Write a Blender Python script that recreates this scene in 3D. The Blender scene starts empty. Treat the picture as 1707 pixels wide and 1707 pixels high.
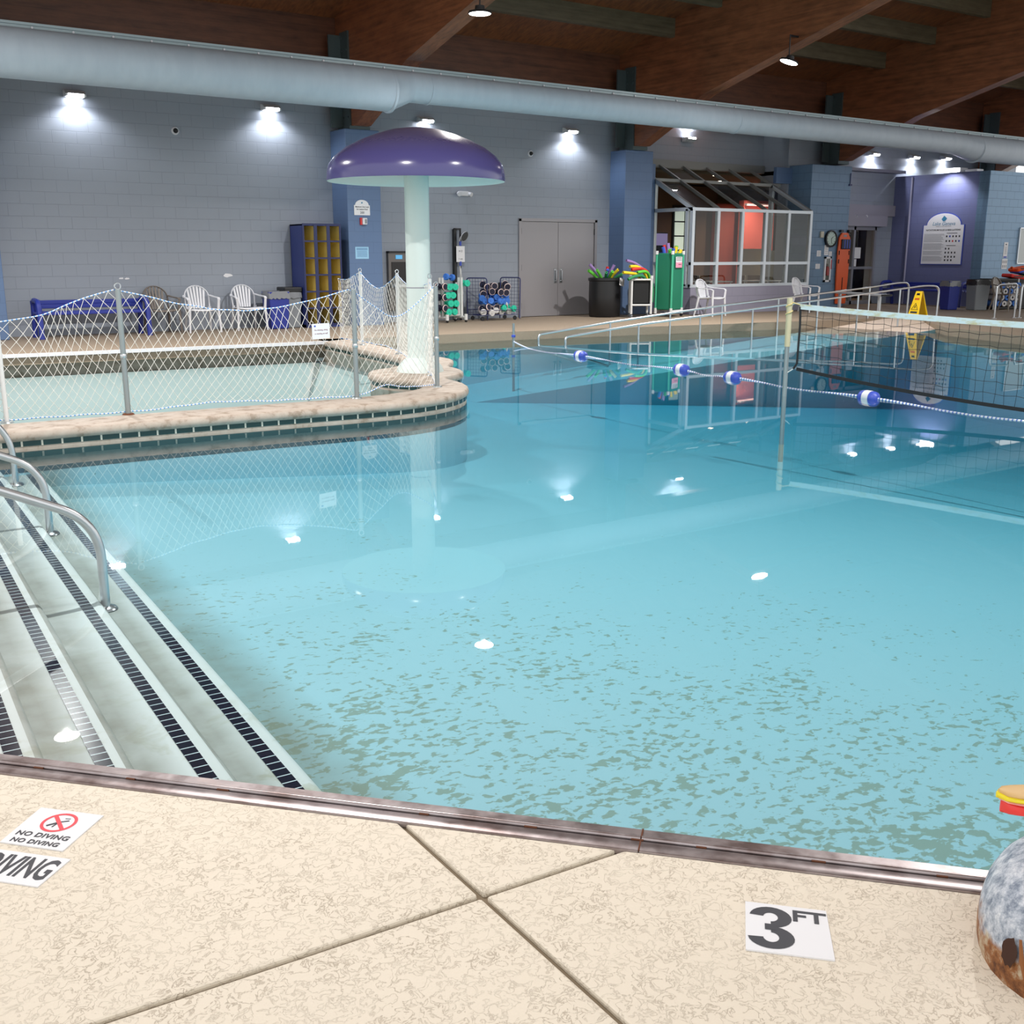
import bpy, bmesh, math, random
from mathutils import Vector, Matrix, Euler
random.seed(7)
PI = math.pi
scene = bpy.context.scene
C = scene.collection

# ------------------------------------------------------------------ camera
FPX, CXY = 1780.0, 853.5
PITCH = math.atan(430 / FPX)
PHI = math.radians(34.08)
EYE = 1.4
cam_d = bpy.data.cameras.new('camera')
cam = bpy.data.objects.new('camera', cam_d)
C.objects.link(cam)
cam_d.sensor_width = 36.0
cam_d.lens = 36.0 * FPX / 1707.0
cam_d.clip_start = 0.05
cam_d.clip_end = 200
cam.location = (0, 0, EYE)
cam.rotation_euler = (PI / 2 - PITCH, 0, -PHI)
scene.camera = cam

def ray(px, py):                       # direction from the eye through a point of the survey photo
    x = (px - CXY) / FPX
    y = -(py - CXY) / FPX
    cp, sp = math.cos(PITCH), math.sin(PITCH)
    fw = cp + y * sp
    up = -sp + y * cp
    s, c = math.sin(PHI), math.cos(PHI)
    return (fw * s + x * c, fw * c - x * s, up)
def G(px, py, z=0.0):                  # ground / level survey
    r = ray(px, py); t = (z - EYE) / r[2]
    return Vector((r[0] * t, r[1] * t, z))
def W(px, py, Y):                      # survey on a wall facing -Y
    r = ray(px, py); t = Y / r[1]
    return Vector((r[0] * t, Y, EYE + r[2] * t))
def WX(px, py, X):
    r = ray(px, py); t = X / r[0]
    return Vector((X, r[1] * t, EYE + r[2] * t))

# ------------------------------------------------------------------ materials
def lin(c):
    c = c / 255.0
    return c / 12.92 if c <= 0.04045 else ((c + 0.055) / 1.055) ** 2.4
def rgb(r, g, b, k=1.0):
    return (lin(r) * k, lin(g) * k, lin(b) * k, 1.0)
MATS = {}
def mat(name, col=None, rough=0.5, metal=0.0, spec=0.5, emit=None, estr=0.0, alpha=None):
    if name in MATS: return MATS[name]
    m = bpy.data.materials.new(name); m.use_nodes = True
    b = m.node_tree.nodes['Principled BSDF']
    if col: b.inputs['Base Color'].default_value = rgb(*col)
    b.inputs['Roughness'].default_value = rough
    b.inputs['Metallic'].default_value = metal
    b.inputs['Specular IOR Level'].default_value = spec
    if emit:
        b.inputs['Emission Color'].default_value = rgb(*emit)
        b.inputs['Emission Strength'].default_value = estr
    MATS[name] = m
    return m
class NT:
    def __init__(s, m):
        s.t = m.node_tree; s.n = s.t.nodes; s.b = s.n.get('Principled BSDF')
    def new(s, kind, **kw):
        n = s.n.new(kind)
        for k, v in kw.items(): setattr(n, k, v)
        return n
    def link(s, a, b): s.t.links.new(a, b)
    def coord(s, kind='Object', scale=(1, 1, 1), rot=(0, 0, 0), loc=(0, 0, 0)):
        tc = s.new('ShaderNodeTexCoord'); mp = s.new('ShaderNodeMapping')
        mp.inputs['Scale'].default_value = scale
        mp.inputs['Rotation'].default_value = rot
        mp.inputs['Location'].default_value = loc
        s.link(tc.outputs[kind], mp.inputs['Vector'])
        return mp.outputs['Vector']
    def noise(s, vec, scale, detail=4, rough=0.55, dist=0.0):
        n = s.new('ShaderNodeTexNoise')
        n.inputs['Scale'].default_value = scale; n.inputs['Detail'].default_value = detail
        n.inputs['Roughness'].default_value = rough; n.inputs['Distortion'].default_value = dist
        s.link(vec, n.inputs['Vector'])
        return n.outputs['Fac']
    def ramp(s, fac, stops, interp='LINEAR'):
        r = s.new('ShaderNodeValToRGB'); cr = r.color_ramp; cr.interpolation = interp
        while len(cr.elements) < len(stops): cr.elements.new(0.5)
        for e, (p, c) in zip(cr.elements, stops):
            e.position = p; e.color = c if len(c) == 4 else (*c, 1)
        s.link(fac, r.inputs['Fac'])
        return r.outputs['Color']
    def mix(s, fac, a, b, mode='MIX'):
        n = s.new('ShaderNodeMix', data_type='RGBA', blend_type=mode)
        for sock, v in ((n.inputs[0], fac), (n.inputs[6], a), (n.inputs[7], b)):
            if isinstance(v, (int, float)): sock.default_value = v
            elif isinstance(v, tuple): sock.default_value = v
            else: s.link(v, sock)
        return n.outputs[2]
    def math(s, op, a, b=0.0, c=0.0):
        n = s.new('ShaderNodeMath', operation=op)
        for sock, v in zip(n.inputs, (a, b, c)):
            if isinstance(v, (int, float)): sock.default_value = v
            else: s.link(v, sock)
        return n.outputs[0]
    def bump(s, h, strength, dist=0.01):
        n = s.new('ShaderNodeBump')
        n.inputs['Strength'].default_value = strength; n.inputs['Distance'].default_value = dist
        s.link(h, n.inputs['Height'])
        s.link(n.outputs['Normal'], s.b.inputs['Normal'])
BW, BK = (0, 0, 0, 1), (1, 1, 1, 1)

def block_mat(name, col, mortar, rough=0.42, axis='X', bs=0.55):
    """painted concrete block: 16 x 8 inch courses"""
    m = mat(name, col, rough); t = NT(m)
    tc = t.new('ShaderNodeTexCoord'); sp = t.new('ShaderNodeSeparateXYZ'); cb = t.new('ShaderNodeCombineXYZ')
    t.link(tc.outputs['Object'], sp.inputs[0])
    if axis == 'XY':
        t.link(t.math('ADD', sp.outputs['X'], sp.outputs['Y']), cb.inputs['X'])
    else:
        t.link(sp.outputs[axis], cb.inputs['X'])
    t.link(sp.outputs['Z'], cb.inputs['Y'])
    br = t.new('ShaderNodeTexBrick')
    br.inputs['Scale'].default_value = 1.0
    br.inputs['Brick Width'].default_value = 0.4064; br.inputs['Row Height'].default_value = 0.2032
    br.inputs['Mortar Size'].default_value = 0.005; br.inputs['Mortar Smooth'].default_value = 0.3
    br.offset = 0.5
    t.link(cb.outputs[0], br.inputs['Vector'])
    n = t.noise(tc.outputs['Object'], 1.3, 3)
    c1 = t.mix(t.math('MULTIPLY', n, 0.25), rgb(*col), rgb(*[min(255, v * 1.13) for v in col]))
    c2 = t.mix(t.math('MULTIPLY', br.outputs['Fac'], 0.8), c1, rgb(*mortar))
    t.link(c2, t.b.inputs['Base Color'])
    n2 = t.noise(tc.outputs['Object'], 60, 3)
    h = t.math('ADD', t.math('MULTIPLY', br.outputs['Fac'], -1.0), t.math('MULTIPLY', n2, 0.15))
    t.bump(h, bs, 0.008)
    return m
def wood_mat(name, a, b, axis='Y', rough=0.5, lines=9.0):
    m = mat(name, a, rough); t = NT(m)
    sc = {'X': (0.25, 1, 1), 'Y': (1, 0.25, 1), 'Z': (1, 1, .25)}[axis]
    v = t.coord('Object', sc)
    n = t.noise(v, lines, 6, 0.6, 0.2)
    st = {'X': (0.12, 6, 6), 'Y': (6, 0.12, 6), 'Z': (6, 6, .12)}[axis]
    n2 = t.noise(t.coord('Object', st), 3.0, 5, 0.6)
    f = t.math('ADD', t.math('MULTIPLY', n, 0.5), t.math('MULTIPLY', n2, 0.5))
    col = t.ramp(f, [(0.33, rgb(*b)), (0.62, rgb(*a))])
    t.link(col, t.b.inputs['Base Color'])
    t.bump(n2, 0.15, 0.01)
    return m

M_WALL = block_mat('painted_block_grey', (140, 148, 160), (131, 139, 151))
M_PIL = block_mat('painted_block_blue', (88, 112, 148), (80, 103, 137), axis='XY', bs=0.25)
M_SIGNW = block_mat('painted_block_violet', (106, 112, 152), (98, 103, 142), rough=0.35, axis='Y')
M_RWALL = block_mat('painted_block_sky', (126, 160, 192), (80, 108, 140), rough=0.5, axis='X')
M_PIL3 = block_mat('painted_block_slate', (100, 128, 156), (68, 90, 116), rough=0.5, axis='XY')
M_PLAIN = mat('painted_plain', (128, 128, 146), 0.45)
M_BEAM = wood_mat('glulam_red', (142, 86, 56), (88, 50, 31), 'Y', 0.45)
M_RIM = wood_mat('rim_wood', (104, 62, 42), (64, 36, 25), 'X', 0.5)
M_PURL = wood_mat('purlin_olive', (98, 88, 68), (70, 62, 46), 'X', 0.55)
# tongue and groove roof boards
M_BOARD = wood_mat('roof_boards', (134, 82, 50), (80, 44, 27), 'Y', 0.5)
M_STEEL = mat('brushed_steel', (196, 200, 204), 0.28, 1.0)
M_GALV = mat('galvanised_grey', (150, 158, 160), 0.4, 0.7)
M_BRK = mat('bracket_steel', (84, 96, 98), 0.5, 0.6)
M_WHITE = mat('white_plastic', (214, 216, 222), 0.4)
M_PVC = mat('white_pvc', (208, 210, 210), 0.35)
M_BLACK = mat('black_plastic', (22, 23, 26), 0.4)
M_DARK = mat('dark_gap', (14, 14, 15), 0.9)
M_BLUE = mat('blue_plastic', (38, 52, 140), 0.4)
M_NAVY = mat('navy_powder_coat', (36, 44, 92), 0.45)
M_GREYP = mat('grey_plastic', (128, 134, 140), 0.45)
M_BROWNP = mat('taupe_plastic', (112, 104, 98), 0.45)
M_TEAL = mat('teal_foam', (38, 190, 158), 0.75)
M_FBLUE = mat('blue_foam', (60, 118, 205), 0.75)
M_FWHITE = mat('white_foam', (205, 205, 205), 0.75)
M_FPINK = mat('pale_foam_rim', (226, 204, 200), 0.7)
M_FNAVY = mat('navy_foam', (26, 28, 52), 0.75)
M_PAPER = mat('paper', (225, 226, 230), 0.6)
M_INK = mat('ink', (48, 50, 56), 0.7)
M_GREYINK = mat('grey_ink', (150, 152, 160), 0.7)
M_RED = mat('red', (200, 52, 52), 0.5)
M_ROYAL = mat('royal_blue', (58, 80, 180), 0.45)
M_RUST = mat('rust', (92, 50, 26), 0.85)
NOOD = {k: mat('noodle_' + k, v, 0.7) for k, v in dict(green=(92, 190, 60), darkgreen=(38, 130, 80), yellow=(236, 205, 40),
        purple=(150, 122, 180), red=(215, 50, 45), blue=(60, 95, 200), orange=(222, 84, 30)).items()}

def weather_steel():
    m = mat('gutter_steel', (168, 160, 162), 0.34, 0.9); t = NT(m)
    v = t.coord('Object', (1, 1, 1))
    n = t.noise(v, 3.5, 6, 0.65)
    c = t.ramp(n, [(0.35, rgb(132, 116, 114)), (0.55, rgb(172, 164, 166)), (0.75, rgb(156, 140, 136))])
    t.link(c, t.b.inputs['Base Color'])
    t.link(t.math('MULTIPLY_ADD', t.noise(v, 14, 5), 0.3, 0.2), t.b.inputs['Roughness'])
    return m
M_GUT = weather_steel()

def deck_mat(name, base, dark):
    m = mat(name, base, 0.62); t = NT(m)
    v = t.coord('Object')
    n1 = t.noise(v, 42, 5, 0.6, 0.8)           # knock-down texture
    n2 = t.noise(v, 7.0, 4, 0.6)
    ridge = t.math('ABSOLUTE', t.math('SUBTRACT', n1, 0.47))
    line = t.ramp(ridge, [(0.008, BK), (0.03, BW)])          # pitted edges of the trowelled patches
    clus = t.ramp(n2, [(0.40, BW), (0.62, BK)])
    col = t.mix(t.math('MULTIPLY', t.noise(v, 2.5, 3), 0.5), rgb(*base), rgb(*[v_ * .94 for v_ in base]))
    col = t.mix(t.math('MULTIPLY', t.math('MULTIPLY', line, clus), 0.42), col, rgb(*dark))
    t.link(col, t.b.inputs['Base Color'])
    plate = t.ramp(n1, [(0.45, BW), (0.50, BK)])
    h = t.math('ADD', plate, t.math('MULTIPLY', t.noise(v, 160, 3), 0.35))
    t.bump(h, 0.5, 0.004)
    return m
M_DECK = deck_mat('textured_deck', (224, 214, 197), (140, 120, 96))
M_DECK2 = deck_mat('far_deck_dim', (144, 129, 111), (112, 96, 78))  # same deck finish, weaker far-side light put into a darker colour
def coping_mat():
    m = mat('coping_concrete', (222, 210, 196), 0.7); t = NT(m)
    v = t.coord('Object')
    c = t.ramp(t.noise(v, 7, 6, 0.65), [(0.38, rgb(138, 124, 110)), (0.46, rgb(164, 152, 140)), (0.7, rgb(178, 168, 158))])
    t.link(c, t.b.inputs['Base Color']); t.bump(t.noise(v, 60, 4), 0.25, 0.004)
    return m
M_COPE = coping_mat()
def tile_mat(name, tile, grout, w, axis):
    m = mat(name, tile, 0.2); t = NT(m)
    tc = t.new('ShaderNodeTexCoord')
    sp = t.new('ShaderNodeSeparateXYZ'); t.link(tc.outputs['UV'], sp.inputs[0])
    fr = t.math('FRACT', t.math('MULTIPLY', sp.outputs['X'], 1.0 / w))
    g = t.math('LESS_THAN', fr, 0.1)
    c = t.mix(g, rgb(*tile), rgb(*grout))
    t.link(c, t.b.inputs['Base Color'])
    return m
M_TILE = tile_mat('dark_teal_tile', (18, 52, 52), (200, 198, 186), 0.155, 'X')
M_STEPT = tile_mat('black_nosing_tile', (22, 26, 44), (205, 222, 226), 0.055, 'Y')

def riser_shade(t, v, edges, w):
    """shadow behind each step nose, painted on the tread as a grey-brown band"""
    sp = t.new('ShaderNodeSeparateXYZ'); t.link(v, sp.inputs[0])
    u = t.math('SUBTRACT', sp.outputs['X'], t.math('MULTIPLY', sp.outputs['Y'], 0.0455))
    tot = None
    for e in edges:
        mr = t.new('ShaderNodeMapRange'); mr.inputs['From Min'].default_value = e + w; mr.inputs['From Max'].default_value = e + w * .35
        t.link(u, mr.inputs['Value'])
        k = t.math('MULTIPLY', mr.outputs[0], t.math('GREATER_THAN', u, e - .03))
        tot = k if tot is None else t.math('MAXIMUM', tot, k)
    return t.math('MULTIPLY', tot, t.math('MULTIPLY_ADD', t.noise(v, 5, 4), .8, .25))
def pool_floor_mat():
    m = mat('pool_plaster', (170, 205, 214), 0.6); t = NT(m)
    v = t.coord('Object')
    # distance-dependent growth of algae blotches (real stain, densest in the shallow corner)
    sp = t.new('ShaderNodeSeparateXYZ'); t.link(v, sp.inputs[0])
    d = t.math('ADD', t.math('MULTIPLY', sp.outputs['X'], 0.70), t.math('MULTIPLY', sp.outputs['Y'], 0.72))   # metres from the near edge
    dn = t.new('ShaderNodeMapRange'); dn.inputs['From Min'].default_value = 2.5; dn.inputs['From Max'].default_value = 8.5
    dn.inputs['To Min'].default_value = 0.0; dn.inputs['To Max'].default_value = 0.27
    t.link(d, dn.inputs['Value'])
    n1 = t.noise(t.coord('Object', (1, 1.5, 1), (0, 0, 0.6)), 18.0, 3, 0.55, 0.4)
    n2 = t.noise(t.coord('Object', (1, 1, 1)), 1.1, 3)
    s = t.math('SUBTRACT', t.math('ADD', n1, t.math('MULTIPLY', t.math('SUBTRACT', n2, 0.5), 0.42)), dn.outputs[0])
    f = t.ramp(s, [(0.485, BW), (0.535, BK)])
    col = t.mix(t.math('MULTIPLY', f, 0.62), rgb(152, 190, 200), rgb(112, 122, 88))
    col = t.mix(t.math('MULTIPLY', riser_shade(t, v, [1.175], .36), 0.8), col, rgb(104, 100, 74))  # painted shade beside the last step, tinted olive brown
    t.link(col, t.b.inputs['Base Color'])
    return m
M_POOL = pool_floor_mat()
def step_mat():
    m = mat('step_plaster', (214, 222, 222), 0.6); t = NT(m)
    v = t.coord('Object')
    n1 = t.noise(v, 6, 4, 0.6, 0.5)
    f = t.ramp(n1, [(0.54, BW), (0.66, BK)])
    sp = t.new('ShaderNodeSeparateXYZ'); t.link(v, sp.inputs[0])
    k = t.new('ShaderNodeMapRange'); k.inputs['From Min'].default_value = 4.2; k.inputs['From Max'].default_value = 3.0
    t.link(sp.outputs['Y'], k.inputs['Value'])
    f2 = t.math('MULTIPLY', f, t.math('MULTIPLY_ADD', k.outputs[0], 0.4, 0.12))
    c0 = t.mix(f2, rgb(198, 207, 207), rgb(140, 140, 96))
    t.link(t.mix(t.math('MULTIPLY', riser_shade(t, v, [.934, .626, .369], .17), 0.95), c0, rgb(112, 112, 98)), t.b.inputs['Base Color'])  # step shadows painted into the tread colour
    return m
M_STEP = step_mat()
M_WADE = mat('wading_plaster', (165, 162, 158), 0.6)

def water_mat(name, absorb, dens, rip=0.02):
    m = bpy.data.materials.new(name); m.use_nodes = True
    t = NT(m); t.n.clear()
    out = t.new('ShaderNodeOutputMaterial')
    fr = t.new('ShaderNodeFresnel'); fr.inputs['IOR'].default_value = 1.333
    tr = t.new('ShaderNodeBsdfTransparent')
    gl = t.new('ShaderNodeBsdfGlossy'); gl.inputs['Roughness'].default_value = 0.015
    mx = t.new('ShaderNodeMixShader')
    v = t.coord('Object', (1, 1, 1))
    n = t.noise(v, 1.6, 3, 0.5)
    bp = t.new('ShaderNodeBump'); bp.inputs['Strength'].default_value = rip; bp.inputs['Distance'].default_value = 0.05
    t.link(n, bp.inputs['Height'])
    t.link(bp.outputs[0], gl.inputs['Normal']); t.link(bp.outputs[0], fr.inputs['Normal'])
    ge = t.new('ShaderNodeNewGeometry')          # light leaving the water passes straight through
    fac = t.math('MULTIPLY', fr.outputs[0], t.math('SUBTRACT', 1.0, ge.outputs['Backfacing']))
    t.link(fac, mx.inputs[0]); t.link(tr.outputs[0], mx.inputs[1]); t.link(gl.outputs[0], mx.inputs[2])
    t.link(mx.outputs[0], out.inputs['Surface'])
    va = t.new('ShaderNodeVolumeAbsorption')
    va.inputs['Color'].default_value = absorb; va.inputs['Density'].default_value = dens
    t.link(va.outputs[0], out.inputs['Volume'])
    return m
M_WATER = water_mat('pool_water', (0.58, 0.86, 0.915, 1), 0.68, 0.003)
M_WATER2 = water_mat('wading_water', (0.62, 0.86, 0.9, 1), 0.25, 0.003)

def glass_mat(name, tint=(0.9, 0.93, 0.92, 1)):
    m = bpy.data.materials.new(name); m.use_nodes = True
    t = NT(m); t.n.clear()
    out = t.new('ShaderNodeOutputMaterial')
    fr = t.new('ShaderNodeFresnel'); fr.inputs['IOR'].default_value = 1.5
    tr = t.new('ShaderNodeBsdfTransparent'); tr.inputs['Color'].default_value = tint
    gl = t.new('ShaderNodeBsdfGlossy'); gl.inputs['Roughness'].default_value = 0.01
    mx = t.new('ShaderNodeMixShader')
    ge = t.new('ShaderNodeNewGeometry')
    fac = t.math('MULTIPLY', fr.outputs[0], t.math('SUBTRACT', 1.0, ge.outputs['Backfacing']))
    t.link(fac, mx.inputs[0]); t.link(tr.outputs[0], mx.inputs[1]); t.link(gl.outputs[0], mx.inputs[2])
    t.link(mx.outputs[0], out.inputs['Surface'])
    return m
M_GLASS = glass_mat('window_glass', (0.86, 0.86, 0.83, 1))

# ------------------------------------------------------------------ mesh builder
class MB:
    def __init__(s): s.v = []; s.f = []; s.uv = {}
    def add(s, vs, fs):
        o = len(s.v); s.v += [tuple(v) for v in vs]; s.f += [tuple(i + o for i in f) for f in fs]; return s
    def box(s, c, d, rz=0.0, mtx=None):
        x, y, z = d[0] / 2, d[1] / 2, d[2] / 2
        vs = [Vector(p) for p in ((-x, -y, -z), (x, -y, -z), (x, y, -z), (-x, y, -z), (-x, -y, z), (x, -y, z), (x, y, z), (-x, y, z))]
        R = mtx if mtx is not None else Matrix.Rotation(rz, 3, 'Z')
        vs = [R @ p + Vector(c) for p in vs]
        return s.add(vs, [(0, 3, 2, 1), (4, 5, 6, 7), (0, 1, 5, 4), (1, 2, 6, 5), (2, 3, 7, 6), (3, 0, 4, 7)])
    def span(s, a, b):                  # box from corner to corner
        return s.box([(p + q) / 2 for p, q in zip(a, b)], [abs(q - p) for p, q in zip(a, b)])
    def bar(s, p, q, w, h, up=(0, 0, 1)):
        p, q = Vector(p), Vector(q); d = q - p; L = d.length; d.normalize()
        u = Vector(up); r = d.cross(u)
        if r.length < 1e-4: r = d.cross(Vector((0, 1, 0)))
        r.normalize(); u = r.cross(d)
        M = Matrix((r, d, u)).transposed()
        return s.box((p + q) / 2, (w, L, h), mtx=M)
    def tube(s, pts, r, n=8, closed=False, cap=True, radii=None):
        pts = [Vector(p) for p in pts]; k = len(pts); rings = []
        prev = None
        for i, p in enumerate(pts):
            a = pts[i - 1] if (i > 0 or closed) else p
            b = pts[(i + 1) % k] if (i < k - 1 or closed) else p
            d = (b - a).normalized()
            if prev is None:
                x = d.cross(Vector((0, 0, 1)))
                if x.length < 0.05: x = d.cross(Vector((0, 1, 0)))
            else:
                x = prev - d * prev.dot(d)
            x.normalize(); prev = x; y = d.cross(x)
            rr = radii[i] if radii else r
            rings.append([p + (x * math.cos(2 * PI * j / n) + y * math.sin(2 * PI * j / n)) * rr for j in range(n)])
        o = len(s.v)
        for g in rings: s.v += [tuple(q) for q in g]
        for i in range(k if closed else k - 1):
            i2 = (i + 1) % k
            for j in range(n):
                j2 = (j + 1) % n
                s.f.append((o + i * n + j, o + i * n + j2, o + i2 * n + j2, o + i2 * n + j))
        if cap and not closed:
            s.f.append(tuple(o + j for j in reversed(range(n))))
            s.f.append(tuple(o + (k - 1) * n + j for j in range(n)))
        return s
    def cyl(s, p, q, r, n=16, r2=None):
        return s.tube([p, q], r, n, radii=[r, r2 if r2 is not None else r])
    def lathe(s, prof, c=(0, 0, 0), n=32, mtx=None):
        o = len(s.v); k = len(prof)
        for r, z in prof:
            for j in range(n):
                p = Vector((r * math.cos(2 * PI * j / n), r * math.sin(2 * PI * j / n), z))
                if mtx is not None: p = mtx @ p
                s.v.append(tuple(p + Vector(c)))
        for i in range(k - 1):
            for j in range(n):
                j2 = (j + 1) % n
                s.f.append((o + i * n + j, o + i * n + j2, o + (i + 1) * n + j2, o + (i + 1) * n + j))
        return s
    def prism(s, poly, z0, z1):
        n = len(poly); o = len(s.v)
        s.v += [(p[0], p[1], z0) for p in poly] + [(p[0], p[1], z1) for p in poly]
        s.f.append(tuple(o + i for i in reversed(range(n)))); s.f.append(tuple(o + n + i for i in range(n)))
        for i in range(n):
            j = (i + 1) % n
            s.f.append((o + i, o + j, o + n + j, o + n + i))
        return s
    def plate(s, poly, fn, t):
        """2D polygon -> solid plate: fn(u, v, w) maps to 3D, w = 0..t thickness"""
        n = len(poly); o = len(s.v)
        s.v += [tuple(fn(u, v, 0)) for u, v in poly] + [tuple(fn(u, v, t)) for u, v in poly]
        s.f.append(tuple(o + i for i in reversed(range(n)))); s.f.append(tuple(o + n + i for i in range(n)))
        for i in range(n):
            j = (i + 1) % n
            s.f.append((o + i, o + j, o + n + j, o + n + i))
        return s
    def build(s, name, m, parent=None, smooth=False, bevel=0.0, seg=2, recalc=True, auto=None):
        me = bpy.data.meshes.new(name)
        me.from_pydata(s.v, [], s.f); me.update()
        bm = bmesh.new(); bm.from_mesh(me)
        if recalc: bmesh.ops.recalc_face_normals(bm, faces=bm.faces)
        bm.to_mesh(me); bm.free()
        if smooth:
            for p in me.polygons: p.use_smooth = True
            try: me.set_sharp_from_angle(angle=math.radians(auto or 40))
            except Exception: pass
        me.materials.append(m)
        o = bpy.data.objects.new(name, me); C.objects.link(o)
        if parent: o.parent = parent
        if bevel > 0:
            b = o.modifiers.new('bevel', 'BEVEL'); b.width = bevel; b.segments = seg; b.limit_method = 'ANGLE'
        return o

def tag(o, label, cat, group=None, kind=None):
    o['label'] = label; o['category'] = cat
    if group: o['group'] = group
    if kind: o['kind'] = kind
    return o
def thing(name, label, cat, loc=(0, 0, 0), rz=0.0, group=None):
    o = bpy.data.objects.new(name, None); C.objects.link(o)
    o.location = loc; o.rotation_euler = (0, 0, rz); o.empty_display_size = 0.1
    return tag(o, label, cat, group)
def struct(o):
    o['kind'] = 'structure'; return o
def dup(root, loc, rz, label, group=None):
    r = root.copy(); C.objects.link(r); r.location = loc
    r.rotation_euler = (root.rotation_euler[0], root.rotation_euler[1], rz)
    r['label'] = label
    if group: r['group'] = group
    for ch in list(root.children):
        c = ch.copy(); C.objects.link(c); c.parent = r
        for g in list(ch.children):
            d = g.copy(); C.objects.link(d); d.parent = c
    return r
def text(name, body, size, m, parent, loc, rot, bold=0.0, ax='CENTER', sx=1.0, shear=0.0, spacing=1.0):
    cu = bpy.data.curves.new(name, 'FONT'); cu.body = body; cu.size = size; cu.align_x = ax; cu.align_y = 'CENTER'
    cu.offset = bold; cu.extrude = 0.0004; cu.shear = shear; cu.space_character = spacing
    cu.resolution_u = 3
    tmp = bpy.data.objects.new('tmp_text', cu); C.objects.link(tmp)
    dg = bpy.context.evaluated_depsgraph_get()
    me = bpy.data.meshes.new_from_object(tmp.evaluated_get(dg))
    bpy.data.objects.remove(tmp); bpy.data.curves.remove(cu)
    me.materials.clear(); me.materials.append(m)
    o = bpy.data.objects.new(name, me); C.objects.link(o)
    o.location = loc; o.rotation_euler = rot; o.scale = (sx, 1, 1)
    if parent: o.parent = parent
    return o
UP = (PI / 2, 0, 0)                     # text facing -Y
def arc(cx, cy, r, a0, a1, n):
    return [(cx + r * math.cos(a0 + (a1 - a0) * i / n), cy + r * math.sin(a0 + (a1 - a0) * i / n)) for i in range(n + 1)]
def fillet(pts, r, n=6):
    """round the inner corners of a 3D polyline"""
    pts = [Vector(p) for p in pts]; out = [pts[0]]
    for a, b, c in zip(pts, pts[1:], pts[2:]):
        d1 = (a - b); d2 = (c - b); k = min(r, d1.length * 0.49, d2.length * 0.49)
        p = b + d1.normalized() * k; q = b + d2.normalized() * k
        for i in range(n + 1):
            t = i / n; out.append(p * (1 - t) ** 2 + b * 2 * t * (1 - t) + q * t * t)
    out.append(pts[-1]); return out
def clip(poly, a, b):
    """keep the part of poly to the left of a->b"""
    out = []
    sd = lambda p: (b[0] - a[0]) * (p[1] - a[1]) - (b[1] - a[1]) * (p[0] - a[0])
    for i, p in enumerate(poly):
        q = poly[(i + 1) % len(poly)]; s1, s2 = sd(p), sd(q)
        if s1 >= 0: out.append(p)
        if s1 * s2 < 0:
            t = s1 / (s1 - s2); out.append((p[0] + (q[0] - p[0]) * t, p[1] + (q[1] - p[1]) * t))
    return out
def resample(pl, n):
    L = [0.0]
    for a, b in zip(pl, pl[1:]): L.append(L[-1] + math.dist(a, b))
    out = []
    for i in range(n):
        s = L[-1] * i / (n - 1); k = 0
        while k < len(pl) - 2 and L[k + 1] < s: k += 1
        t = (s - L[k]) / max(1e-9, L[k + 1] - L[k])
        out.append(tuple(p + (q - p) * t for p, q in zip(pl[k], pl[k + 1])))
    return out
def smooth_pl(pl, it=2):
    for _ in range(it):
        q = [pl[0]]
        for a, b in zip(pl, pl[1:]):
            q.append(tuple(x * .75 + y * .25 for x, y in zip(a, b))); q.append(tuple(x * .25 + y * .75 for x, y in zip(a, b)))
        q.append(pl[-1]); pl = q
    return pl

ZW = -0.15                              # water level
YW = 20.35                              # far wall

# ================================================================== SETTING
# near deck: four slabs with open joints
T0, T1 = Vector((0.335, 3.045)), Vector((2.09, 1.155))
TD = (T1 - T0).normalized(); TN = Vector((-TD.y, TD.x))             # TN points to the pool
big = [(-9, -5), (7, -5), (7, 13), (-9, 13)]
edge0 = T0 - TD * 12; edge1 = T0 + TD * 12
deckpoly = clip(big, tuple(edge1), tuple(edge0))
deckpoly = clip(deckpoly, (-0.55, 13), (-0.55 - 0.001, -5)) if False else deckpoly
JX, g = 1.137, 0.007
j2 = lambda x: 1.80 - 0.073 * (x - 1.14)
cut = []
for sx in (-1, 1):
    for sy in (-1, 1):
        p = deckpoly
        if sx < 0: p = clip(p, (JX - g, -9), (JX - g, 20))
        else: p = clip(p, (JX + g, 20), (JX + g, -9))
        o = g * sy
        if sy > 0: p = clip(p, (-20, j2(-20) + o), (20, j2(20) + o))
        else: p = clip(p, (20, j2(20) + o), (-20, j2(-20) + o))
        cut.append(p)
m = MB()
for p in cut: m.prism(p, -0.12, 0.0)
dk = struct(m.build('floor', M_DECK, bevel=0.006, seg=2))
mj = MB(); mj.prism(deckpoly, -0.9, -0.012)
struct(mj.build('floor_joint_bed', mat('joint_dirt', (126, 112, 92), 0.9)))

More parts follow.
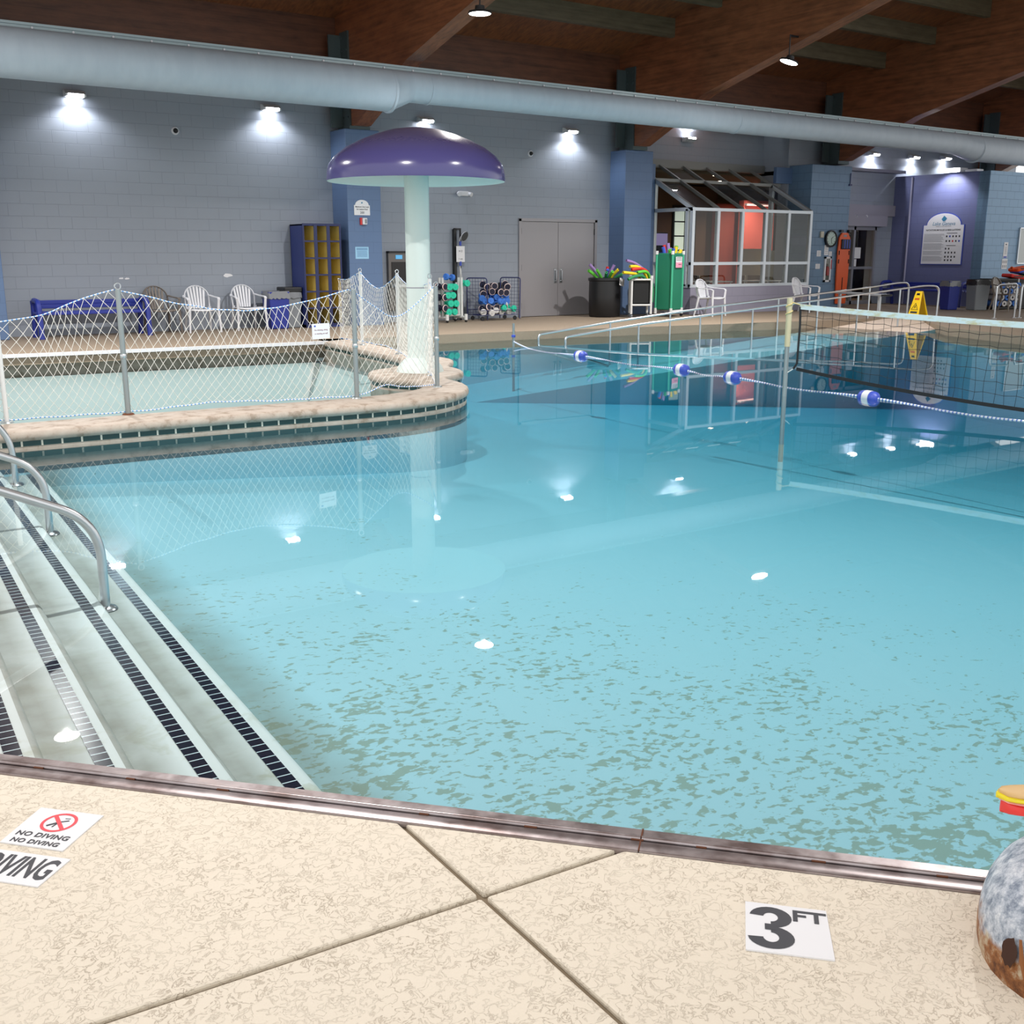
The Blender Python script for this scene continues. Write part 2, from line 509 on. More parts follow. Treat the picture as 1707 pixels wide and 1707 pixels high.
# steel gutter edge, swept profile
gut = thing('steel_gutter', 'long brushed stainless steel gutter edge along the near side of the pool', 'gutter', (0, 0, 0))
def sweep_profile(prof, a, b):
    mm = MB()
    mm.add([Vector((*(a + TN * w), z)) for w, z in prof] + [Vector((*(b + TN * w), z)) for w, z in prof],
           [(i, i + 1, len(prof) + i + 1, len(prof) + i) for i in range(len(prof) - 1)])
    return mm
E0, E1 = T0 - TD * 5, T0 + TD * 7
JOINT = G(1066, 1413).xy; jt = (JOINT - T0).dot(TD)
for a, b in ((-5, jt - 0.0015), (jt + 0.0015, 7)):
    pr = [(-0.004, -0.01), (-0.002, 0.003), (0.001, 0.005), (0.040, 0.005), (0.043, 0.003), (0.0435, -0.006), (0.0475, -0.006), (0.048, 0.004)]
    pr += [(0.055 - 0.007 * math.cos(x), 0.004 + 0.007 * math.sin(x)) for x in (0.3, 0.8, 1.3, 1.57, 1.9, 2.4, 2.9)]
    pr += [(0.063, 0.003), (0.100, 0.003), (0.104, 0.0), (0.105, -0.03), (0.105, -0.3)]
    sweep_profile(pr, T0 + TD * a, T0 + TD * b).build('edge_rail', M_GUT, gut, smooth=True, auto=35)
for x, y in ((61, 1285), (213, 1305), (364, 1327), (700, 1371), (880, 1392), (1060, 1413), (1168, 1424), (1365, 1446), (1571, 1466)):
    p = G(x, y); s = (Vector((p.x, p.y)) - T0).dot(TD); c = T0 + TD * s + TN * 0.0455
    L = random.uniform(0.024, 0.04)
    MB().box((c.x, c.y, 0.0035), (L, 0.006, 0.006), math.atan2(TD.y, TD.x)).build('rusty_clip', M_RUST, gut)['label'] = 'rusty clip in the groove'
c = T0 + TD * jt + TN * 0.05
MB().box((c.x, c.y, 0.003), (0.004, 0.1, 0.005), math.atan2(TD.y, TD.x)).build('rusty_joint', M_RUST, gut)['label'] = 'rust stained butt joint'

# curb of the wading pool
outer = smooth_pl([(-3, 9.40), (1.4, 9.36), (3.6, 9.26), (4.7, 9.16), (5.35, 9.25), (5.85, 9.55), (6.18, 10.0), (6.28, 10.45), (6.30, 10.85), (6.75, 11.05), (7.0, 11.5),
                   (7.02, 11.95), (7.35, 12.3), (7.62, 12.75), (7.55, 13.3), (7.66, 14.6), (8.0, 16.9)], 2)
inner = smooth_pl([(-3, 9.84), (1.46, 9.84), (3.8, 9.75), (4.8, 9.72), (5.35, 9.85), (5.72, 10.1), (5.92, 10.5), (5.98, 10.85), (5.78, 11.15), (5.78, 11.6),
                   (6.0, 12.0), (6.45, 12.15), (6.95, 12.7), (7.12, 13.4), (7.25, 14.6), (7.45, 16.9)], 2)
NS = 90
oo, ii = resample(outer, NS), resample(inner, NS)
def strip(a, b, za, zb):
    m = MB(); n = len(a)
    m.add([(p[0], p[1], za) for p in a] + [(p[0], p[1], zb) for p in b], [(i, i + 1, n + i + 1, n + i) for i in range(n - 1)])
    return m
def offset(pl, d):
    out = []
    for i, p in enumerate(pl):
        a = pl[max(0, i - 1)]; b = pl[min(len(pl) - 1, i + 1)]
        t = Vector((b[0] - a[0], b[1] - a[1])).normalized()
        out.append((p[0] + t.y * d, p[1] - t.x * d))
    return out
m = MB(); n = NS
prof_o = [(0.0, -0.085), (0.02, -0.075), (0.028, -0.045), (0.02, -0.012), (0.0, 0.0)]
rows = [[(x, y, z) for x, y in offset(oo, d)] for d, z in prof_o] + [[(x, y, z) for x, y in offset(ii, -d)] for d, z in reversed(prof_o)]
vs = [p for r in rows for p in r]
fs = [(k * n + i, k * n + i + 1, (k + 1) * n + i + 1, (k + 1) * n + i) for k in range(len(rows) - 1) for i in range(n - 1)]
m.add(vs, fs)
curb = thing('pool_curb', 'pale concrete curb with rounded tip between the wading pool and the main pool', 'curb')
m.build('coping', M_COPE, curb, smooth=True, auto=60)
def tiled(pl, z0, z1, name, mtl):
    m = strip(pl, pl, z0, z1); o = m.build(name, mtl, curb, recalc=True)
    uv = o.data.uv_layers.new(name='uv'); L = [0.0]
    for a, b in zip(pl, pl[1:]): L.append(L[-1] + math.dist(a, b))
    for lp in o.data.loops:
        vi = lp.vertex_index; uv.data[lp.index].uv = (L[vi % len(pl)], 0 if vi < len(pl) else 1)
    return o
tiled(offset(oo, 0.004), -0.125, -0.08, 'tile_band', M_TILE)['label'] = 'dark teal tiles under the coping'
tiled(offset(ii, -0.004), -0.125, -0.08, 'tile_band', M_TILE)
strip(oo, oo, -0.17, -0.08).build('grout_band', M_COPE, curb)
o = tiled(offset(oo, 0.002), -0.34, -0.17, 'sunk_dark_band', mat('sunk_dark_teal', (40, 72, 76), 0.3)); o['label'] = 'dark teal band below the water line'  # plain dark teal strip under the water line
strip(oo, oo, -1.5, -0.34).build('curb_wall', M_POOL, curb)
strip(ii, ii, -0.6, -0.08).build('curb_wall', M_COPE, curb)

# far deck
dedge = [(8.0, 16.75), (11.1, 16.62), (15.0, 16.15), (18.36, 15.72), (21.0, 15.5)]
redge = [(20.6, 14.5), (18.95, 12.8), (18.05, 10.6), (16.6, 6.0), (14.5, 0.0), (13.0, -4.5)]
wedge = [(-3.0, 16.85), (2.6, 16.75), (7.45, 16.45)]
far = [(-3, 26.5), ] + wedge + dedge + redge + [(34, -4.5), (34, 26.5)]
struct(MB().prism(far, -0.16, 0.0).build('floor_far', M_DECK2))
struct(MB().prism([(p[0], p[1] + 0.12) for p in wedge] + [(7.45, 26), (-3, 26)], -1.2, -0.16).build('trim_1', M_COPE))
m = MB(); pl = [(p[0] + 0.05, p[1] + 0.10) for p in dedge]
pl2 = [(p[0] + 0.08, p[1] + 0.02) for p in redge]
strip(pl, pl, -1.4, -0.09).build('tmp', M_COPE); bpy.data.objects.remove(bpy.data.objects['tmp'])
m = strip(pl, pl, -2.3, -0.30); m2 = strip(pl2, pl2, -2.3, -0.30); m.add(m2.v, m2.f)
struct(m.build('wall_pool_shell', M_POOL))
m = strip(pl, pl, -0.30, -0.12); m2 = strip(pl2, pl2, -0.30, -0.12); m.add(m2.v, m2.f)
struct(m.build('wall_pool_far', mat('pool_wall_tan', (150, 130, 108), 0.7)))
# white nosing along the wading pool's far edge
m = MB()
for a, b in zip(wedge, wedge[1:]): m.bar((a[0], a[1] - 0.01, -0.018), (b[0], b[1] - 0.01, -0.018), 0.05, 0.05)
struct(m.build('trim_2', M_WHITE))

# pool shells
pool_poly = [(-0.6, 9.5)] + [(p[0], p[1] + 0.12) for p in oo if p[0] > -0.5] + [(p[0], p[1] + 0.2) for p in dedge[1:]] + redge + [tuple(edge1 + TN * 0.1)]
m = MB()
# floor: shallow near, deeper to the right-hand end
gx = [-0.6 + 0.8 * i for i in range(30)]; gy = [-4.5 + 0.8 * i for i in range(28)]
zf = lambda x, y: -0.47 - 0.07 * max(0, x - 1.6)
vs = [(x, y, zf(x, y)) for x in gx for y in gy]; k = len(gy)
m.add(vs, [(i * k + j, (i + 1) * k + j, (i + 1) * k + j + 1, i * k + j + 1) for i in range(len(gx) - 1) for j in range(k - 1)])
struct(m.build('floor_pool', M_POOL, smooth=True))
# wading floor
MBw = MB().prism([(-3, 9.6)] + [(p[0] + .05, p[1] - .06) for p in ii if p[0] > -2.5] + [(-3, 16.95)], -0.6, -0.34)
struct(MBw.build('floor_wading', M_WADE))
def near_line(d): return T0 + TN * d
# steps (entry stairs down to the right), slightly skewed lines
def sx(k, y):
    a, s, y0 = {'A': (1.235, 0.048, 3.1), 'B': (0.985, 0.042, 3.24), 'C': (0.695, 0.045, 3.42), 'D': (0.45, 0.045, 3.7), 'E': (0.18, 0.045, 3.9)}[k]
    return a + s * (y - y0)
levels = dict(E=-0.16, D=-0.18, C=-0.24, B=-0.30, A=-0.36)
st = thing('pool_steps', 'broad white underwater entry steps with black tiled nosing lines at the left', 'steps')
off = 0.085
for k in 'ABCDE':
    z = levels[k]; x1 = lambda y: sx(k, y) + off
    m = MB(); ys = [2.0 + 0.25 * i for i in range(31)]
    prof = [(0.0, -0.6), (0.0, z - 0.02), (-0.012, z - 0.006), (-0.03, z), (-3.2, z)]
    vs = [(x1(y) + d, y, zz) for d, zz in prof for y in ys]; n = len(ys)
    m.add(vs, [(i * n + j, i * n + j + 1, (i + 1) * n + j + 1, (i + 1) * n + j) for i in range(len(prof) - 1) for j in range(n - 1)])
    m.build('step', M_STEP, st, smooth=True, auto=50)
    if k != 'E':
        pl = [(sx(k, y), y) for y in ys]
        a = offset(pl, 0.026); b = offset(pl, -0.026)
        o = strip(a, b, z + 0.002, z + 0.002).build('nosing_tiles', M_STEPT, st)
        uv = o.data.uv_layers.new(name='uv')
        for lp in o.data.loops: uv.data[lp.index].uv = (ys[lp.vertex_index % n], 0)
        o['label'] = 'line of black tiles on a step edge'

# water bodies
wp = [(-0.55, 9.45)] + [(p[0] + 0.0, p[1] + 0.1) for p in oo if p[0] > -0.5] + [(p[0] + 0.03, p[1] + 0.14) for p in dedge[1:]] + [(p[0] + .1, p[1]) for p in redge] + [tuple(edge1 + TN * 0.1), tuple(T0 - TD * 0.9 + TN * 0.1), (-0.55, 4.0)]
wo = MB().prism(wp, -2.4, ZW).build('pool_water', M_WATER)
tag(wo, 'clear turquoise water filling the main pool', 'water', kind='stuff')
wo2 = MB().prism([(-3, 9.8)] + [(p[0] + .0, p[1] - .05) for p in ii if p[0] > -2.5] + [(7.5, 16.6), (2.6, 16.9), (-3, 16.98)], -0.8, ZW - 0.002).build('wading_water', M_WATER2)
tag(wo2, 'shallow pale water of the wading pool behind the net fence', 'water', kind='stuff')

# ramp slab into the pool
m = MB()
rs = [(21.3, -0.004), (20.6, -0.02), (9.5, -1.02)]
ny = lambda x: 13.3 + 0.16 * (20.9 - x)
fy = lambda x: 16.1 + 0.12 * (20.9 - x)
m.add([(x, ny(x), z) for x, z in rs] + [(x, fy(x), z) for x, z in rs] + [(x, ny(x), -2.2) for x, z in rs] + [(x, fy(x), -2.2) for x, z in rs],
      [(0, 6, 7, 1), (1, 7, 8, 2), (3, 4, 10, 9), (4, 5, 11, 10), (0, 3, 9, 6), (2, 8, 11, 5), (6, 9, 10, 7), (7, 10, 11, 8)])
struct(m.build('floor_ramp_side', M_POOL))
m = MB(); xw = 18.2; q = (20.6 - xw) / (20.6 - 9.5); zw_ = -0.02 - q * 1.0
m.add([(21.3, ny(21.3), -.004), (20.6, ny(20.6), -.02), (xw, ny(xw), zw_), (21.3, fy(21.3), -.004), (20.6, fy(20.6), -.02), (xw, fy(xw), zw_)], [(0, 1, 4, 3), (1, 2, 5, 4)])
struct(m.build('floor_ramp', mat('ramp_plaster', (196, 180, 166), 0.65)))
m = MB(); m.add([(xw, ny(xw), zw_), (9.5, ny(9.5), -1.02), (9.5, fy(9.5), -1.02), (xw, fy(xw), zw_)], [(0, 1, 2, 3)])
struct(m.build('floor_ramp_lower', M_POOL))

# ---------------------------------------------------------------- walls
m = MB()
m.span((-3, YW, 0), (9.45, YW + 0.3, 4.5)).span((9.45, YW, 0), (13.96, YW + 0.3, 4.5)).span((13.96, YW, 2.16), (16.14, YW + 0.3, 4.5)).span((16.14, YW, 0), (17.3, YW + 0.3, 4.5))
m.span((22.55, YW, 0), (24.75, YW + 0.3, 4.5)).span((24.75, YW, 2.2), (26.35, YW + 0.3, 4.5)).span((26.35, YW, 0), (27.3, YW + 0.3, 4.5)).span((27.3, YW, 0), (33, YW + .3, 4.5))
m.span((13.96, YW + 0.2, 0), (16.14, YW + 0.3, 2.16))
m.span((17.3, 21.25, 3.58), (22.55, 21.5, 5.9))
m.span((17.05, YW + .3, 0), (17.3, 26.5, 5.9)); m.span((22.55, YW + .3, 3.2), (22.8, 21.3, 5.9))
struct(m.build('wall_back', M_WALL))
m = MB().span((-3, YW - 0.04, 4.5), (17.3, YW + 0.3, 5.9)).span((17.3, YW - 0.04, 4.5), (33, YW + 0.3, 5.9))
struct(m.build('trim_3', M_RIM))
# ledge above the entrance
struct(MB().span((24.3, YW - 0.3, 3.62), (27.1, YW, 3.70)).build('trim_4', M_PLAIN))
struct(MB().span((24.2, YW - 0.08, 2.45), (27.1, YW, 2.75)).span((24.2, YW - 0.22, 2.16), (26.55, YW, 2.45)).build('trim_5', mat('lintel_grey', (150, 148, 160), 0.45)))
# side wall with the rules board and right-hand wall
SX = 27.05
struct(MB().span((SX, 17.4, 0), (SX + 0.3, YW, 3.55)).build('wall_side', M_SIGNW))
struct(MB().span((SX, 17.38, 0), (34, 17.7, 3.55)).build('wall_right', M_RWALL))
# pillars
def pillar(name, x0, x1, y0, z, mtl):
    return struct(MB().span((x0, y0, 0), (x1, YW + 0.02, z)).build(name, mtl, bevel=0.012))
pillar('wall_pillar_1', 2.35, 3.16, 19.68, 3.75, M_PIL)
pillar('wall_pillar_2', 9.45, 10.18, 19.68, 3.74, M_PIL)
pillar('wall_pillar_3', 16.54, 17.37, 19.80, 3.72, M_PIL)
pillar('wall_pillar_4', 22.62, 24.18, 19.58, 3.66, M_PIL3)

# ---------------------------------------------------------------- roof
zc = lambda y: 5.80 + 0.262 * (YW - y)
m = MB(); m.add([(-4, YW + .3, zc(YW + .3)), (34, YW + .3, zc(YW + .3)), (34, -3, zc(-3)), (-4, -3, zc(-3)),
                 (-4, YW + .3, zc(YW) + .3), (34, YW + .3, zc(YW) + .3), (34, -3, zc(-3) + .3), (-4, -3, zc(-3) + .3)],
                [(0, 1, 2, 3), (4, 5, 6, 7), (0, 1, 5, 4), (1, 2, 6, 5), (2, 3, 7, 6), (3, 0, 4, 7)])
struct(m.build('ceiling', M_BOARD))
BX = [2.69, 9.78, 16.88, 23.96, 31.05]
lowz = lambda y: (3.80 + (19.55 - y) * 0.43) if y > 17.5 else 4.68 + (17.5 - y) * 0.252
for x in BX:
    ys = [20.3, 19.55, 18.5, 17.5, 12, 4, -3]
    m = MB(); n = len(ys)
    lo = [3.80 if y > 19.6 else lowz(y) for y in ys]; hi = [zc(y) for y in ys]
    w = 0.165
    vs = [(x - w, y, z) for y, z in zip(ys, lo)] + [(x + w, y, z) for y, z in zip(ys, lo)] + [(x - w, y, z) for y, z in zip(ys, hi)] + [(x + w, y, z) for y, z in zip(ys, hi)]
    fs = []
    for i in range(n - 1):
        fs += [(i, i + 1, n + i + 1, n + i), (i, i + 1, 2 * n + i + 1, 2 * n + i), (n + i, n + i + 1, 3 * n + i + 1, 3 * n + i), (2 * n + i, 2 * n + i + 1, 3 * n + i + 1, 3 * n + i)]
    fs += [(0, n, 3 * n, 2 * n), (n - 1, 2 * n - 1, 4 * n - 1, 3 * n - 1)]
    m.add(vs, fs)
    struct(m.build('roof_beam', M_BEAM))
    # steel shoe at the foot of each beam
    m = MB().span((x - 0.45, 20.02, 3.78), (x - 0.17, 20.06, 5.45)).span((x - 0.2, 19.72, 3.80), (x - 0.165, 20.06, 5.5)).span((x + 0.165, 19.72, 3.80), (x + 0.2, 20.06, 5.5))
    m.span((x - 0.22, 19.7, 3.72), (x + 0.22, 20.2, 3.80))
    for k in range(7):
        for yy in (19.78, 19.98): m.span((x - 0.215, yy - .015, 3.95 + k * .24), (x - 0.2, yy + .015, 3.98 + k * .24))
    struct(m.build('beam_shoe', M_BRK))
for a, b in zip(BX, BX[1:]):
    k = 0
    y = 18.47
    while y > 6:
        z1 = zc(y) + .02; z0 = zc(y) - 0.37
        struct(MB().span((a + 0.165, y, z0), (b - 0.165, y + 0.14, z1)).build('roof_purlin', M_PURL))
        y -= 1.39; k += 1

# ================================================================== DUCT
YD = 17.4
zt = lambda x: 4.575 - 0.0055 * (x - 3)
duct = thing('ventilation_duct', 'long pale blue grey round air duct hung under the roof beams along the back wall', 'duct')
def ductpart(name, xs_r, mtl=None, n=40):
    m = MB(); o = 0; k = len(xs_r)
    for x, r in xs_r:
        for j in range(n):
            a = 2 * PI * j / n
            m.v.append((x, YD + r * math.cos(a), zt(x) - 0.06 - r + r * math.sin(a)))
    for i in range(k - 1):
        for j in range(n):
            m.f.append((i * n + j, i * n + (j + 1) % n, (i + 1) * n + (j + 1) % n, (i + 1) * n + j))
    return m.build(name, mtl or M_DUCT, duct, smooth=True, auto=50)
M_DUCT = mat('duct_fabric', (176, 190, 203), 0.55)
t = NT(M_DUCT); v = t.coord('Object', (1.2, 1, 0.3)); nn = t.noise(v, 5, 4)
t.link(t.ramp(nn, [(0.35, rgb(170, 182, 195)), (0.65, rgb(176, 188, 200))]), t.b.inputs['Base Color'])
XR0, XR1 = W(645, 150, YD).x, W(672, 150, YD).x
XE0, XE1 = W(1588, 250, YD).x, W(1622, 250, YD).x
RB, RS = 0.345, 0.255
ductpart('duct_section', [(-3, RB), (XR0, RB)])
ductpart('reducer', [(XR0, RB), (XR0 + .01, RB + .012), (XR0 + .05, RB + .012), (XR0 + .06, RB - .005), (XR1 + .12, RS)])
ductpart('duct_section', [(XR1 + .12, RS), (XE0, RS)])
ductpart('reducer', [(XE0, RS), (XE1, RB - .02), (XE1 + .01, RB), (XE1 + .04, RB), (XE1 + .05, RB - .02)])
ductpart('duct_section', [(XE1 + .05, RB - .02), (33, RB - .02)])
for px in (712, 1225):
    x = W(px, 170, YD).x
    ductpart('seam_band', [(x - .02, RS + .001), (x - .018, RS + .007), (x + .018, RS + .007), (x + .02, RS + .001)])
m = MB(); m.bar((-3, YD, zt(-3)), (33, YD, zt(33)), 0.06, 0.035); m.bar((-3, YD, zt(-3) - .05), (33, YD, zt(33) - .05), 0.012, 0.08)
m.build('hanger_track', mat('track_grey', (150, 166, 172), 0.45, 0.3), duct)
for i in range(48):
    x = 2.4 + i * 0.56
    MB().cyl((x, YD - 0.03, zt(x) - .045), (x, YD + .03, zt(x) - .045), 0.016, 8).build('clip', M_WHITE, duct)

# ================================================================== LIGHTS
def emis(name, col, s):
    return mat(name, (255, 255, 255), 0.4, emit=col, estr=s)
M_LED = emis('led_lens', (255, 246, 240), 40.0)
M_LEDW = emis('wall_led_lens', (248, 248, 255), 22.0)
def add_light(name, kind, loc, power, rot=(0, 0, 0), col=(1, 1, 1), **kw):
    d = bpy.data.lights.new(name, kind); d.energy = power; d.color = col
    for k, v in kw.items(): setattr(d, k, v)
    o = bpy.data.objects.new(name, d); C.objects.link(o); o.location = loc; o.rotation_euler = rot
    return o
# high-bay lamps on the beams
def highbay(loc, label, power=1300, tilt=(0.0, 0.0)):
    t = thing('high_bay_lamp', label, 'lamp', loc, 0, 'round lamps on the roof beams')
    R = Matrix.Rotation(tilt[0], 3, 'X') @ Matrix.Rotation(tilt[1], 3, 'Y')
    MB().lathe([(0.0, .11), (0.07, 0.11), (0.08, 0.05), (0.17, 0.03), (0.185, 0.0), (0.165, -0.005)], n=28, mtx=R).build('housing', mat('lamp_housing', (60, 60, 62), .5, .5), t, smooth=True)
    MB().lathe([(0.0, -0.006), (0.165, -0.006)], n=28, mtx=R).build('lens', M_LED, t)
    zr = lowz(loc[1]) + .12 - loc[2]
    MB().cyl((0, 0, .1), (0.0, 0, max(.25, zr)), 0.012, 8).build('stem', M_BLACK, t)
    MB().bar((0, 0, max(.25, zr) - .02), (min(BX, key=lambda b: abs(b - loc[0])) - loc[0], 0, max(.25, zr) - .02), .03, .03).build('bracket_arm', M_BLACK, t)
    add_light('lamp_light', 'SPOT', Vector(loc) + Vector((0, 0, -0.03)), power, (0, 0, 0), (1, .96, .92), spot_size=2.5, spot_blend=0.8, shadow_soft_size=0.06).parent = None
highbay((9.5, 14.92, 4.98), 'round bright ceiling lamp above the purple mushroom fountain')
highbay((16.5, 15.02, 4.94), 'round bright ceiling lamp above the glass bay window', tilt=(0.15, 0.25))
highbay((2.57, 14.91, 4.86), 'round ceiling lamp out of frame whose glint lies on the steps')
highbay((2.40, 7.0, 6.2), 'added round fill lamp out of frame over the entry steps')  # unseen lamp added to brighten the pool
highbay((9.3, 5.2, 6.6), 'added round fill lamp out of frame over the middle of the pool')  # second unseen lamp, added to lift the light on the water
# wall packs
def wallpack(px, py, Y, label, power=36, up=False, sz=1.0):
    p = W(px, py, Y)
    t = thing('wall_light', label, 'light', (p.x, Y, p.z), 0, 'wall lights under the duct')
    s = -1 if up else 1
    h = MB()
    poly = [(0, 0.07), (-0.10, 0.06), (-0.20, 0.0), (-0.20, -0.045), (0, -0.045)]
    n = len(poly); hw = 0.17 * sz
    h.add([(-hw, y, z * s) for y, z in poly] + [(hw, y, z * s) for y, z in poly],
          [tuple(range(n)), tuple(range(2 * n - 1, n - 1, -1))] + [(i, (i + 1) % n, n + (i + 1) % n, n + i) for i in range(n)])
    h.build('housing', mat('light_housing', (205, 208, 210), 0.4), t, bevel=0.008)
    MB().box((0, -0.115, -0.047 * s), (0.27 * sz, 0.13, 0.006)).build('lens', M_LEDW, t)
    MB().box((0, -0.202, -0.02 * s), (0.25 * sz, 0.006, 0.03)).build('lens_front', M_LEDW, t)
    a = add_light('wall_light_lamp', 'SPOT', (p.x, Y - 0.24, p.z - 0.07 * s), power, (-0.15 if not up else PI + 0.15, 0, 0), (.95, .96, 1), spot_size=2.62, spot_blend=0.5, shadow_soft_size=0.04)
    return t
WL = [(122, 158, YW, 'small white wall light furthest left above the blue bench'), (448, 181, YW, 'small white wall light above the blue recycling bin'),
      (706, 201, YW, 'small white wall light just above the mushroom cap'), (947, 219, YW, 'small white wall light above the grey double door')]
for a in WL: wallpack(*a)
wallpack(1145, 233, 21.22, 'white wall uplight over the left half of the glass bay', 130, True)
wallpack(1298, 246, 21.22, 'white wall uplight over the right half of the glass bay', 130, True)
wallpack(1452, 257, YW, 'small white wall light tucked beside the reddish beam over the entrance', 36)
wallpack(1519, 262, YW, 'small white wall light above the entrance ledge', 36)
wallpack(1572, 264, YW, 'small white wall light peeking from under the duct at right', 30)
# flood on top of the side wall, washing the rules board
fl = thing('flood_light', 'white flood light on top of the violet wall above the rules board', 'light', (SX - 0.02, 18.45, 3.55))
MB().box((0.05, 0, 0.06), (0.34, 0.5, 0.12)).build('housing', M_WHITE, fl, bevel=0.01)
MB().box((0.06, -0.55, 0.03), (0.3, 0.35, 0.06)).build('ballast', M_WHITE, fl, bevel=0.01)
MB().box((-0.135, 0, 0.06), (0.012, 0.42, 0.1)).build('lens', M_LEDW, fl)
add_light('flood_lamp', 'SPOT', (SX - 0.55, 18.5, 3.62), 60, (0, -0.5, 0), (.95, .94, 1), spot_size=1.9, spot_blend=0.6, shadow_soft_size=0.05)

# ================================================================== MUSHROOM FOUNTAIN
MX, MY = 6.45, 11.55
mush = thing('mushroom_fountain', 'giant mushroom water fountain with purple cap on a white pole', 'fountain', (MX, MY, 0.0))
capm = mat('cap_purple', (76, 72, 138), 0.22)
t = NT(capm); v = t.coord('Object', (3, 3, 0.4)); nn = t.noise(v, 6, 5, .6)
sp = t.new('ShaderNodeSeparateXYZ'); t.link(t.coord('Object'), sp.inputs[0])
z_ramp = t.math('MULTIPLY', t.ramp(sp.outputs['Z'], [(0.0, BW), (1.0, BK)]), 1.0)
mr = t.new('ShaderNodeMapRange'); mr.inputs['From Min'].default_value = 2.5; mr.inputs['From Max'].default_value = 2.85; t.link(sp.outputs['Z'], mr.inputs['Value'])
top_grey = t.math('MULTIPLY', mr.outputs[0], t.math('MULTIPLY_ADD', nn, 0.9, 0.1))  # greyer towards the top, varied by noise
t.link(t.mix(top_grey, rgb(74, 70, 120), rgb(98, 88, 100)), t.b.inputs['Base Color'])
t.link(t.math('MULTIPLY_ADD', top_grey, 0.35, 0.2), t.b.inputs['Roughness'])
zr, R = 2.23, 1.045
prof = [(R, zr), (R + .004, zr + .03), (R - .005, zr + .12), (R - .035, zr + .20), (R - .10, zr + .28), (R - .22, zr + .37), (R - .38, zr + .45), (R - .56, zr + .52), (R - .75, zr + .575), (R - .92, zr + .60), (0, zr + .61)]
MB().lathe(prof, n=64).build('cap', capm, mush, smooth=True, auto=60)
MB().lathe([(R, zr), (R - .02, zr + 0.012), (R - .06, zr + .02), (0.6, zr + .06), (0.14, zr + .07)], n=64).build('cap_underside', mat('fountain_white', (202, 214, 211), 0.4), mush, smooth=True)
MB().lathe([(0.0, zr + .08), (0.146, zr + .08), (0.146, .55), (0.15, .5), (.15, .2), (0.17, .14), (.19, .1)], n=40).build('pole', mat('fountain_white'), mush, smooth=True)
MB().lathe([(0.15, .18), (0.21, .13), (0.27, .06), (0.29, 0.0)], n=40).build('base_flange', mat('fountain_white'), mush, smooth=True)
MB().lathe([(.1465, 1.0), (.1485, 1.002), (.1485, 1.012), (.1465, 1.014)], n=40).build('seam', M_GREYINK, mush, smooth=True)

# ================================================================== NET FENCE
POSTS = [('a', G(12, 705), 0.78), ('b', G(214, 691), 1.10), ('c', G(595, 664), 1.06), ('d', G(729, 645), 1.06)]
POSTS_B = [('e', G(719, 626), 1.12), ('f', G(665, 590), 1.13), ('g', G(604, 575), 1.13)]
plabels = {'a': 'short white fence post at the left edge of the frame', 'b': 'steel net post at left standing alone on the curb', 'c': 'steel net post left of the mushroom pole beside the small notice',
           'd': 'steel net post right of the mushroom pole near the curb tip', 'e': 'slim net post just behind the rightmost fence post',
           'f': 'net post with ring top behind and left of the mushroom pole', 'g': 'furthest net post on the side curb in front of the blue pillar'}
first = None
for k, p, h in POSTS + POSTS_B:
    t = thing('net_post', plabels[k], 'post', (p.x, p.y, 0), 0, 'posts of the net fence')
    r = 0.024 if k not in 'a' else 0.02
    pm = M_GALV if k in 'bcd' else M_PVC
    MB().cyl((0, 0, 0.001), (0, 0, h), r, 14).build('post_tube', pm, t, smooth=True)
    MB().lathe([(0.0, .012), (.045, .012), (.055, 0)], n=16).build('base_collar', M_RUST if k == 'b' else M_GALV, t, smooth=True)
    if k in 'bcd':
        MB().lathe([(r + .001, .50), (r + .005, .505), (r + .005, .535), (r + .001, .54)], n=14).build('sleeve_band', M_STEEL, t, smooth=True)
    if k != 'a':
        MB().tube([(0.026 * math.cos(a), 0, h + .028 + .026 * math.sin(a)) for a in [i * PI / 8 for i in range(16)]], 0.006, 6, closed=True).build('eye_ring', M_STEEL, t, smooth=True)

